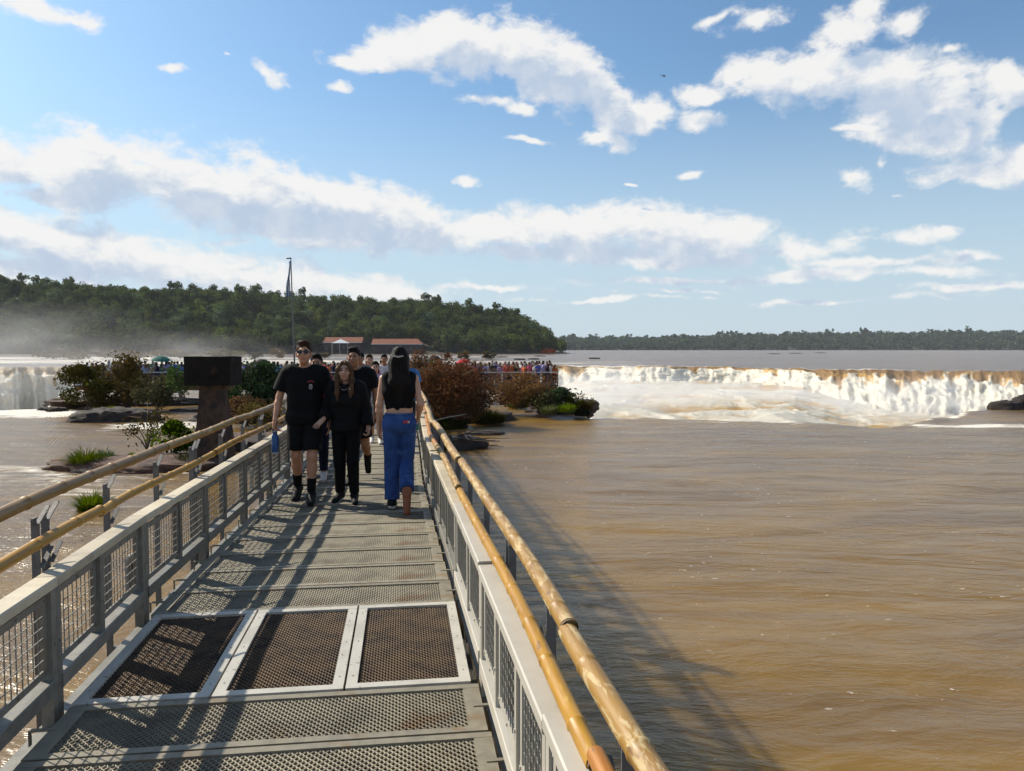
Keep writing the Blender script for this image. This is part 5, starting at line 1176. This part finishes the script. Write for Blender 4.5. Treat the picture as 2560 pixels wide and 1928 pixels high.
# right islet
rock('rock', 'dark earth bank under the russet shrubs right of the walkway', (*wp(1140, 1050).xy, W - .15), (3.7, 2.4, .95), 71, 'rock', .4, big=True)
shrub('shrub', 'large russet brown shrub beside the right handrail', at(1120, 1040, 42.5).xyz, (3.0, 2.2, 3.35), 7000, .085, 'lf_red', 72, 22, 16, base=.06, twigs=40, up=.5)
shrub('shrub', 'orange brown shrub in front of the lookout platform', at(1300, 1012, 50).xyz, (2.6, 1.9, 2.5), 4600, .085, 'lf_orange', 73, 16, 14, base=.06, twigs=30, up=.5)
shrub('shrub', 'tall thin reddish shrub behind the large russet one', at(1062, 1005, 50).xyz, (1.5, 1.3, 3.3), 2200, .085, 'lf_red', 74, 11, 9, base=.15, twigs=26, up=.6)
shrub('shrub', 'dark green shrub among the russet shrubs', at(1085, 1000, 47).xyz, (.9, .9, 2.6), 900, .09, 'lf_green', 75, 7, 6)
shrub('shrub', 'low dry brown shrub right of the orange brown shrub', at(1345, 1012, 51).xyz, (1.3, 1.0, 1.3), 1100, .08, 'lf_olive', 76, 8, 8, twigs=16)
grass('grass_tuft', 'dark grass overhanging the water at the tip of the right islet', (*wp(1220, 1060).xy, W + .1), 1.7, .95, 1500, 'grassd', 77, wid=.02)
grass('grass_tuft', 'dark grass along the waterline below the russet shrub', (*wp(1120, 1070).xy, W - .05), 1.9, .85, 1500, 'grassd', 78, wid=.02)
grass('grass_tuft', 'bright yellow green grass clump beside the right handrail', (*wp(1092, 1058).xy, W + .35), .75, .75, 600, 'grassy', 79, wid=.018)
grass('grass_tuft', 'bright green grass clump below the orange brown shrub', (*wp(1300, 1022).xy, W + .1), 1.5, .95, 1100, 'grass', 80, wid=.022)
grass('grass_tuft', 'yellow green grass clump left of the mossy rock', (*wp(1362, 1022).xy, W + .15), .8, .7, 500, 'grassy', 81, wid=.02)
rock('rock', 'dark mossy rock at the lip of the falls below the lookout', (*wp(1405, 1030).xy, W + .1), (2.0, 1.5, 1.05), 82, 'rock', .7, big=True)
for i, (a, b_, rr, lb) in enumerate(((1372, 1030, .9, 'olive grass on the left shoulder of the mossy rock'), (1415, 1026, 1.0, 'green grass hanging on the middle of the mossy rock'), (1455, 1036, .8, 'grass at the right tip of the mossy rock above the falls'))):
    p = at(a, b_, 47.2 if i < 2 else 48); grass('grass_tuft', lb, (p.x, p.y, p.z - .1), rr, .75, 500, ('grassy', 'grass', 'grassd')[i], 83 + i, wid=.02)
shrub('shrub', 'low green shrub on top of the mossy rock at the falls lip', at(1400, 1010, 49).xyz, (1.6, 1.2, 1.1), 1500, .09, 'lf_green', 95, 9, 6, base=.1)
shrub('shrub', 'olive green shrub on the left of the mossy rock', at(1362, 1020, 48.5).xyz, (1.3, 1.0, 1.0), 1200, .09, 'lf_olive', 96, 8, 6, base=.1)
shrub('shrub', 'small green shrub hanging at the right end of the mossy rock', at(1447, 1030, 48.3).xyz, (1.2, 1.0, 1.15), 1500, .08, 'lf_mixed', 97, 7, 5, base=.1)
rock('rock', 'low dark rock in the brown water right of the islet', (*wp(1212, 1086).xy, W - .1), (.95, .6, .42), 88)
mb = MB(); rng = random.Random(4); pd = wp(1128, 1120)
for i in range(34):
    an = rng.uniform(-.6, .6) + (PI if rng.random() < .4 else 0); L = rng.uniform(.6, 2.3); x, y, z = rng.uniform(-.9, .7), rng.uniform(-.5, .5), rng.uniform(.0, .55); dz = rng.uniform(-.15, .35)
    mb.tube([(x, y, z), (x + math.cos(an) * L * .5, y + math.sin(an) * L * .5, z + dz * .7), (x + math.cos(an) * L, y + math.sin(an) * L, z + dz * .5)], [.035, .022, .008], 5)
dw = tag(empty('driftwood_pile', (pd.x, pd.y, W)), 'pile of dark driftwood branches against the walkway on the right', 'driftwood'); mb.build('branch', MT['bark'], dw); tag(dw.children[0], kind='stuff')
rock('log', None, (0.1, 0, .1), (1.25, .7, .62), 90, 'rock', .6, parent=dw)
mb = MB(); p0, p1 = at(1085, 1052, 41), at(1165, 1036, 41); mb.tube([p0, (p0 + p1) / 2 + Vector((0, 0, .04)), p1], [.035, .03, .02], 6); tag(mb.build('bleached_stick', simple('bleached_wood', (.42, .38, .32), .8)), 'pale bleached stick leaning over the grass of the right islet', 'stick')
# rock with spray at the far right
rock('rock', 'dark rock sticking out of the cascade at the far right', (*at(2515, 1020, 52.5).xy, W + .1), (.9, .7, .95), 91)
rock('rock', 'dark rock at the right frame edge beside the cascade', (*at(2568, 1020, 53).xy, W + .1), (.8, .7, 1.35), 92)
# islets in the upper river
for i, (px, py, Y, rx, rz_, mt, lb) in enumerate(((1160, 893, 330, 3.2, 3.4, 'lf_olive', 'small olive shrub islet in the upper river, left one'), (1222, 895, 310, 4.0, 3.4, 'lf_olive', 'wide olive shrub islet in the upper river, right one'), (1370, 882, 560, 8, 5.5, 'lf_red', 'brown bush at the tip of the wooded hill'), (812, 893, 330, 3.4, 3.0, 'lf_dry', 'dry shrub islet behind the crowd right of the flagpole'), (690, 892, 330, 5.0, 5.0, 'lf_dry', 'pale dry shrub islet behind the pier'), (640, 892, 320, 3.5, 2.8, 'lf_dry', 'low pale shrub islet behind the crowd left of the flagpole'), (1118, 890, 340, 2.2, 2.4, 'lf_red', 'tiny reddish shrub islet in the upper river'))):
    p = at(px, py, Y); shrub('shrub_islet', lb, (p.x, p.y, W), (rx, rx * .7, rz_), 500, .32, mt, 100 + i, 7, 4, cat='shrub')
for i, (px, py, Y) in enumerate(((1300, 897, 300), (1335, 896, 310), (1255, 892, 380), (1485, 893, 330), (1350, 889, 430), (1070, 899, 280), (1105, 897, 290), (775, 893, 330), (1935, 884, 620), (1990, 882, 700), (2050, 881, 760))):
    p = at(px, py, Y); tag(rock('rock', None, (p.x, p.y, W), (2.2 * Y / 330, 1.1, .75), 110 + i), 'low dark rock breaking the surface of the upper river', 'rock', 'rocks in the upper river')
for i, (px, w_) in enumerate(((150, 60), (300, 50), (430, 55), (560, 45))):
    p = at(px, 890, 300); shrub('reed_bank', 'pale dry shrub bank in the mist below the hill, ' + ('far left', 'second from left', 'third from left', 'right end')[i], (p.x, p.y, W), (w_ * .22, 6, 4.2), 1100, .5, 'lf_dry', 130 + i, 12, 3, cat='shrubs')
# ------------------------------------------------------------------ lookout platform and its crowd
PZ = -1.15; PY0, PY1 = 60.0, 65.5; PX0, PX1 = -34.0, 3.55
plat = tag(empty('lookout_platform', (0, 0, 0)), 'dark lookout platform with railings above the falls, crowded with visitors', 'platform')
mb = MB(); n = 40
for i in range(n):
    a = PX0 + (PX1 - PX0) * i / n; b_ = PX0 + (PX1 - PX0) * (i + 1) / n - .01; mb.box(((a + b_) / 2, (PY0 + PY1) / 2, PZ - .03), (b_ - a, PY1 - PY0, .06))
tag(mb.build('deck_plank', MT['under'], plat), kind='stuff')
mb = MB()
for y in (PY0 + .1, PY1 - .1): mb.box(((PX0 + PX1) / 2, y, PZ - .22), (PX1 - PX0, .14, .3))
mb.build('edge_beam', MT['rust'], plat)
MT['railw'] = simple('pale_steel_rail', (.62, .60, .57), .4, .2, (.5, .48, .45), 6); MT['railr'] = simple('reddish_brown_rail', (.20, .06, .03), .6, .1, (.12, .04, .02), 5)
for k, (z, mt, r) in enumerate(((1.02, 'railw', .035), (.74, 'railr', .03), (.46, 'railr', .03), (.2, 'railr', .03))):
    for (x0, y0), (x1, y1) in (((PX0, PY0), (PX1, PY0)), ((PX1, PY0), (PX1, PY1)), ((PX0, PY1), (PX1, PY1))):
        mb = MB(); mb.bar((x0, y0, PZ + z), (x1, y1, PZ + z), r * 2, r * 2); mb.build('rail', MT[mt if not (k == 0 and x0 == x1) else 'railr'], plat)
for x in np.arange(PX0, PX1 + .01, (PX1 - PX0) / 22):
    for y in (PY0, PY1):
        mb = MB(); mb.box((x, y + .05, PZ + .46), (.09, .09, 1.12)); mb.build('post', MT['railr'], plat)
for x in list(np.arange(PX0 + 1, PX1 - 2, 5.5)):
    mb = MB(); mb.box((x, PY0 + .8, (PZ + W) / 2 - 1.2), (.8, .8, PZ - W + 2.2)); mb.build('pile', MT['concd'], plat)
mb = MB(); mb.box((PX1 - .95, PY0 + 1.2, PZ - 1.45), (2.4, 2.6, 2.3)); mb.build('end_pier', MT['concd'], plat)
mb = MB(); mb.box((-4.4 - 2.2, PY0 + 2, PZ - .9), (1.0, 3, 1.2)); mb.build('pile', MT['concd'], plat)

# crowd: a few figures built once, every visitor an object of its own
def objcol(name, mul=1.0):
    m, t, b = newmat(name); oi = N(t, 'ShaderNodeObjectInfo'); t.links.new(oi.outputs['Color'], b.inputs['Base Color']); b.inputs['Roughness'].default_value = .85; return m
def randcol(name, ramp):
    m, t, b = newmat(name); oi = N(t, 'ShaderNodeObjectInfo'); r = N(t, 'ShaderNodeValToRGB'); r.color_ramp.interpolation = 'CONSTANT'
    while len(r.color_ramp.elements) < len(ramp): r.color_ramp.elements.new(.5)
    for i, c in enumerate(ramp): r.color_ramp.elements[i].position = i / len(ramp); r.color_ramp.elements[i].color = (*c, 1)
    t.links.new(oi.outputs['Random'], r.inputs[0]); t.links.new(r.outputs[0], b.inputs['Base Color']); b.inputs['Roughness'].default_value = .85; return m
CM = [simple('crowd_skin', (.34, .18, .11), .6), objcol('crowd_shirt'), randcol('crowd_trousers', [(.015, .015, .02), (.03, .05, .12), (.10, .09, .08), (.02, .02, .025), (.05, .07, .16)]), randcol('crowd_hair', [(.01, .008, .007), (.03, .016, .01), (.012, .01, .009), (.01, .008, .007), (.08, .045, .02), (.3, .28, .26)])]
def crowd_mesh(k):
    h = .028; fem = k % 2 == 1; J = base_joints(fem)
    if k == 1: J.update(elR=(-.24, -.18, 1.30), wrR=(-.10, -.26, 1.52), elL=(.24, -.18, 1.30), wrL=(.10, -.26, 1.52))
    if k == 2: J.update(elL=(.25, -.1, 1.2), wrL=(.12, -.28, 1.18))
    if k == 3: J.update(elR=(-.33, .0, 1.25), wrR=(-.12, -.12, 1.15))
    HR = head_rot((.0, .5, -.5, .2)[k], 0); Vs, Fs, Ms, nb = [], [], [], 0
    b = Field(LO, HI, h); body_field(b, J, fem, {}, HR)
    s = garment(J, fem, h, torso=(.90, 1.5), sleeve=.3, loose=.03, fold=.01, seed=40 + k, zlo=.8, zhi=1.6)
    g = garment(J, fem, h, legs=.9 if k != 2 else .4, loose=.025, fold=0, zlo=.0, zhi=1.2)
    q = Field((-.25, -.3, 1.1), (.25, .35, 1.95), h * .8); short_hair(q, J, HR, .02, .012)
    if fem: q.cone(v3(J['head']) + [0, .05, 0], v3(J['head']) + [0, .09, -.25], .085, .06, .03)
    for i, fd in enumerate((b, s, g, q)):
        V, F = fd.mesh(); Vs.append(V); Fs.append(F + nb); Ms += [i] * len(F); nb += len(V)
    return npmesh('person', np.concatenate(Vs), np.concatenate(Fs), CM, True, Ms)
CROWD = [crowd_mesh(k) for k in range(4)]
COLS = {'black': (.008, .008, .01), 'navy': (.012, .02, .06), 'white': (.62, .60, .58), 'grey': (.15, .15, .16), 'red': (.40, .025, .02), 'orange': (.55, .12, .015), 'pink': (.55, .06, .18), 'light blue': (.18, .34, .60), 'blue': (.03, .07, .30), 'yellow': (.6, .42, .03), 'green': (.03, .14, .07), 'lavender': (.36, .33, .60), 'brown': (.10, .05, .03)}
LEFTP = ['black', 'navy', 'white', 'light blue', 'black', 'navy', 'grey', 'blue', 'white', 'green', 'black', 'lavender']; MIDP = ['red', 'orange', 'white', 'black', 'pink', 'red', 'brown', 'yellow', 'navy', 'grey', 'red']; RIGHTP = ['red', 'navy', 'red', 'black', 'orange', 'pink', 'white', 'lavender', 'brown', 'blue', 'red']
rng = random.Random(12); pos = []
def zone(x): return ('at the far left', 'on the left part', 'behind the pier', 'near the flagpole', 'at the walkway end', 'behind the russet shrubs', 'at the right end')[int(np.clip((x - PX0) / (PX1 - PX0) * 7, 0, 6))]
front = [('lavender', -2.1), ('black', -1.55), ('red', -.3), ('black', .35), ('orange', 1.0), ('pink', 1.35), ('white', 1.7), ('blue', 2.0), ('lavender', 2.45), ('black', 2.8), ('white', 3.05), ('orange', 3.35), ('navy', -2.45), ('red', -3.4), ('red', -2.9)]
used = {}
def add_person(x, y, colr, back=False):
    k = rng.choice([0, 0, 1, 2, 3, 3]); me = CROWD[k]; o = link('person', me, None, (x, y, PZ)); s = rng.uniform(.90, 1.06); o.scale = (s, s, s * rng.uniform(.96, 1.03))
    o.rotation_euler = (0, 0, rng.choice([0, PI, PI, PI / 2, -PI / 2]) + rng.uniform(-.6, .6)); c = COLS[colr]; j = rng.uniform(.8, 1.2); o.color = (*[min(1, q * j) for q in c], 1)
    row = 'by the rail' if y < 61.2 else 'in mid crowd' if y < 62.6 else 'in back'
    act = ('standing', 'raising both hands', 'holding one hand up', 'hand on hip')[k]
    tag(o, f'person in {colr} top {act} {row} {zone(x)}', 'person', 'visitors crowding the lookout platform')
for colr, x in front: add_person(x, 60.55 + rng.uniform(-.1, .25), colr)
for i in range(6000):
    if len(pos) > 245: break
    x = rng.uniform(PX0 + .3, PX1 - .3); y = rng.uniform(60.6, 64.8)
    if x > -4 and y < 61.3: continue
    if -9.2 < x < -6.2 and y < 61.5: continue
    if any((x - a) ** 2 + (y - b_) ** 2 < .22 for a, b_ in pos): continue
    pos.append((x, y)); add_person(x, y, rng.choice(LEFTP if x < -16 else MIDP if x < -6 else RIGHTP))
def umbrella(px, py, Y, colr, label, r=.55, tilt=0):
    p = at(px, py, Y); root = tag(empty('umbrella', (p.x, p.y, p.z - .95)), label, 'umbrella'); root.rotation_euler = (tilt, tilt * .6, 0)
    V = [(0, 0, .95)]; F = []
    for ring, (f, z) in enumerate(((.4, .90), (.75, .78), (1.0, .62))):
        for i in range(16): V.append((r * f * math.cos(i * PI / 8) * (1 if i % 2 == 0 else .955), r * f * math.sin(i * PI / 8) * (1 if i % 2 == 0 else .955), z + (0 if i % 2 == 0 else .02)))
    for i in range(16):
        F.append((0, 1 + i, 1 + (i + 1) % 16))
        for q in (0, 1): F.append((1 + q * 16 + i, 17 + q * 16 + i, 17 + q * 16 + (i + 1) % 16, 1 + q * 16 + (i + 1) % 16))
    m = MB(); m.add(V, F); m.build('canopy', cloth(colr[0], colr[1]), root); m = MB(); m.tube([(0, 0, -.05), (0, 0, .98)], .012, 6); m.tube([(0, 0, -.05), (.03, 0, -.09), (.06, 0, -.05)], .012, 6); m.build('shaft', MT['rubber'], root)
umbrella(402, 890, 61.5, ('green_umbrella', (.03, .16, .13)), 'green umbrella above the crowd on the left part of the lookout', .75, .15)
umbrella(655, 897, 61.5, ('black_umbrella', (.008, .008, .010)), 'black umbrella behind the shoulder of the man in sunglasses', .65, .4)
umbrella(1086, 889, 62, ('dark_grey_umbrella', (.02, .02, .025)), 'dark umbrella above the crowd near the woman in jeans', .55, .1)
umbrella(1066, 903, 61.5, ('slate_umbrella', (.04, .04, .05)), 'small slate grey umbrella low in the crowd beside the dark one', .45, -.2)
umbrella(1159, 898, 61.5, ('red_umbrella', (.50, .015, .03)), 'bright red umbrella above the crowd behind the russet shrub', .62, .05)
# flagpole with a limp flag
top = at(727, 646, 63.5); foot = at(738, 950, 63.5); fp_ = tag(empty('flagpole', (foot.x, foot.y, PZ)), 'tall thin flagpole rising from the lookout behind the man in sunglasses', 'flagpole')
d = top - Vector((foot.x, foot.y, PZ)); mb = MB(); mb.tube([(0, 0, 0), d * .5, d], [.075, .06, .04], 10); mb.build('pole', simple('grey_pole', (.12, .12, .12), .5, .3), fp_)
mb = MB(); mb.tube([d + Vector((-.35, 0, -.02)), d + Vector((.05, 0, .02))], .05, 8); mb.build('finial', MT['rubber'], fp_)
fl = tag(empty('flag', top + Vector((0, -.1, 0))), 'limp light blue and white flag hanging down along the flagpole', 'flag')
for j, (x0, w_, nm, c) in enumerate(((-.36, .10, 'pale_blue_cloth', (.20, .32, .48)), (-.27, .08, 'white_flag_cloth', (.6, .6, .6)), (-.19, .10, 'blue_flag_cloth', (.14, .24, .40)))):
    V, F = [], []; n = 26
    for i in range(n + 1):
        t = i / n; z = -.25 - 2.9 * t; wd = w_ * (.35 + .9 * math.sin(min(1, t * 1.3) * PI * .6)); cx = x0 * (.25 + .9 * t) + .04 * math.sin(t * 7 + j) + t * .08
        for q in (0, 1, 2): V.append((cx + wd * (q / 2 - .5), .10 * math.sin(q * 2 + t * 5 + j * 2), z))
    for i in range(n):
        for q in (0, 1): F.append((i * 3 + q, i * 3 + q + 1, i * 3 + q + 4, i * 3 + q + 3))
    m = MB(); m.add(V, F, 0, True); o = m.build('flag_stripe', cloth(nm, c), fl); o.modifiers.new('thick', 'SOLIDIFY').thickness = .02
# red-roofed buildings below the hill
MT['roof'] = simple('red_roof_tiles', (.26, .075, .030), .8, 0, (.18, .055, .025), .5, stretch=(3, 1, 1)); MT['bwall'] = simple('dark_timber_wall', (.05, .03, .025), .9, 0, (.03, .02, .02), .4); MT['white'] = simple('white_sheet', (.72, .72, .72), .7); MT['pane'] = simple('dark_glass', (.02, .025, .03), .15)
def hall(x0, x1, Y, zr, ze, zb, label, hip=0.0, dep=14):
    a, b_ = at(x0, 870, Y), at(x1, 870, Y); L = b_.x - a.x; k = Y / FPX; root = tag(empty('red_roofed_hall', (a.x, Y, W)), label, 'building')
    zE, zR = EYE + (HOR - ze) * k - W, EYE + (HOR - zr) * k - W
    m = MB(); m.box((L / 2, dep / 2, zE / 2 + .1), (L - 1.2, dep - 1.2, zE - .2)); m.build('wall', MT['bwall'], root)
    m = MB(); h = hip * L; V = [(0, 0, zE), (L, 0, zE), (L, dep, zE), (0, dep, zE), (0 if hip == 0 else .2, dep / 2, zR), (L - h, dep / 2, zR)]; m.add(V, [(0, 1, 5, 4), (2, 3, 4, 5), (1, 2, 5), (3, 0, 4), (0, 3, 2, 1)]); r = m.build('roof', MT['roof'], root)
    m = MB(); m.box((L / 2, -.15, zE - .25), (L + .6, .25, .45)); m.build('eave_board', MT['white'], r)
    for i in range(int(L / 5)):
        m = MB(); m.box((2.5 + i * 5, .55, zE * .55), (2.6, .25, zE * .4)); w_ = m.build('window', MT['bwall'], root); m = MB(); m.box((2.5 + i * 5, .40, zE * .55), (2.2, .1, zE * .34)); m.build('pane', MT['pane'], w_)
hall(807, 905, 640, 843, 856, 880, 'long red tiled hall behind the white tent at the hill foot')
hall(928, 1057, 632, 847, 860, 880, 'red tiled hall with white eaves right of the white tent', .12)
hall(760, 804, 655, 848, 858, 880, 'small pale shed among the trees left of the red tiled hall')
p = at(852, 862, 622); root = tag(empty('white_tent', (p.x, p.y, W)), 'white pointed tent canopy in front of the red tiled hall', 'tent'); zt = lambda y: EYE + (HOR - y) * 622 / FPX - W
m = MB(); w_ = 6.5; m.add([(-w_, -4, zt(858)), (w_, -4, zt(858)), (w_, 4, zt(858)), (-w_, 4, zt(858)), (0, 0, zt(848))], [(0, 1, 4), (1, 2, 4), (2, 3, 4), (3, 0, 4), (3, 2, 1, 0)]); m.build('canopy', MT['white'], root)
for sx in (-1, 0, 1):
    m = MB(); m.tube([(sx * w_ * .95, -3.8, 0), (sx * w_ * .95, -3.8, zt(858))], .15, 6); m.build('tent_pole', MT['railw'], root)
# helicopter
hc = at(1659, 190, 1250); hel = tag(empty('helicopter', hc), 'small dark helicopter flying high beside the clouds', 'helicopter'); hel.rotation_euler = (0, .14, 0); MT['heli'] = simple('dark_blue_fuselage', (.02, .04, .08), .4)
f = Field((-3, -1.4, -1.6), (4.2, 1.4, 1.4), .22); f.cone((-1, 0, .1), (2.6, 0, -.25), .85, .6, .3); f.ball((.8, 0, 0), (2.4, .95, .95), .3); V, F = f.mesh(); link('fuselage', npmesh('fuselage', V, F, MT['heli'], True), hel)
m = MB(); m.tube([(-1, 0, .35), (-6.8, 0, .55)], [.42, .16], 8); tb = m.build('tail_boom', MT['heli'], hel); m = MB(); m.bar((-6.5, 0, .4), (-7.5, 0, 2.1), .15, .7, (0, 1, 0)); m.build('tail_fin', MT['heli'], tb)
m = MB(); m.tube([(-.2, 0, .8), (-.2, 0, 1.55)], .12, 6); m.build('rotor_mast', MT['heli'], hel)
for a in (.5, .5 + PI):
    m = MB(); m.bar((-.2, 0, 1.55), (-.2 + 5.3 * math.cos(a), 5.3 * math.sin(a), 1.7), .34, .05); m.build('rotor_blade', MT['heli'], hel)
for y in (-1, 1):
    m = MB(); m.tube([(-1.6, y, -1.35), (2.2, y, -1.35), (2.7, y, -1.1)], .07, 6); m.tube([(-.6, y * .5, -.6), (-.6, y, -1.35)], .05, 5); m.tube([(1.2, y * .5, -.7), (1.2, y, -1.35)], .05, 5); m.build('skid', MT['heli'], hel)
# ------------------------------------------------------------------ spray rising from the gorge, haze over the river
def spray(name, label, loc, rad, dens, seed, sc=2.2, lo=.38, hi=.72):
    V, F = ICO3; o = link(name, npmesh(name, V, F, []), None, loc); o.scale = rad
    m = bpy.data.materials.new(name); m.use_nodes = True; t = m.node_tree; t.nodes.clear()
    tcn = N(t, 'ShaderNodeTexCoord'); ln = N(t, 'ShaderNodeVectorMath', operation='LENGTH'); t.links.new(tcn.outputs['Object'], ln.inputs[0])
    fall = smooth(t, ln.outputs['Value'], 1.0, .15); mp = N(t, 'ShaderNodeMapping'); mp.inputs['Location'].default_value = (seed, seed * 2, 0); t.links.new(tcn.outputs['Object'], mp.inputs[0])
    n = noise(t, sc, 3, .6, vec=mp.outputs[0], dist=.4); d = mth(t, 'MULTIPLY', mth(t, 'MULTIPLY', fall, smooth(t, n, lo, hi, .15, 1.0)), dens)
    pv = N(t, 'ShaderNodeVolumePrincipled'); pv.inputs['Color'].default_value = (.97, .98, 1, 1); pv.inputs['Anisotropy'].default_value = .25; t.links.new(d, pv.inputs['Density'])
    ou = N(t, 'ShaderNodeOutputMaterial'); t.links.new(pv.outputs[0], ou.inputs['Volume']); o.data.materials.append(m)
    return tag(o, label, 'spray', kind='stuff')
p = at(-60, 905, 150); spray('spray_cloud', 'tall thin spray cloud drifting over the left falls and hill foot', p.xyz, (52, 26, 15), .017, 1)
p = at(470, 900, 200); spray('spray_cloud', 'thin spray cloud behind the left part of the lookout', p.xyz, (36, 24, 9), .014, 2)
p = at(1545, 985, 112); spray('spray_cloud', 'white spray cloud boiling up before the right falls beside the lookout', p.xyz, (16, 16, 5.5), .12, 3)
p = at(1900, 995, 125); spray('spray_cloud', 'low white spray in front of the middle of the right falls', p.xyz, (28, 16, 4.8), .10, 4)
p = at(2330, 1010, 112); spray('spray_cloud', 'white spray in front of the cascade at the far right', p.xyz, (24, 15, 5.2), .09, 5)
m = bpy.data.materials.new('haze'); m.use_nodes = True; t = m.node_tree; t.nodes.clear(); pv = N(t, 'ShaderNodeVolumePrincipled'); pv.inputs['Color'].default_value = (.82, .90, 1, 1); pv.inputs['Density'].default_value = .00005
ou = N(t, 'ShaderNodeOutputMaterial'); t.links.new(pv.outputs[0], ou.inputs['Volume'])
mb = MB(); mb.box((0, 3300, 85), (14000, 7400, 230)); hz = mb.build('haze', [m]); tag(hz, 'thin pale haze over the whole river', 'haze', kind='stuff')
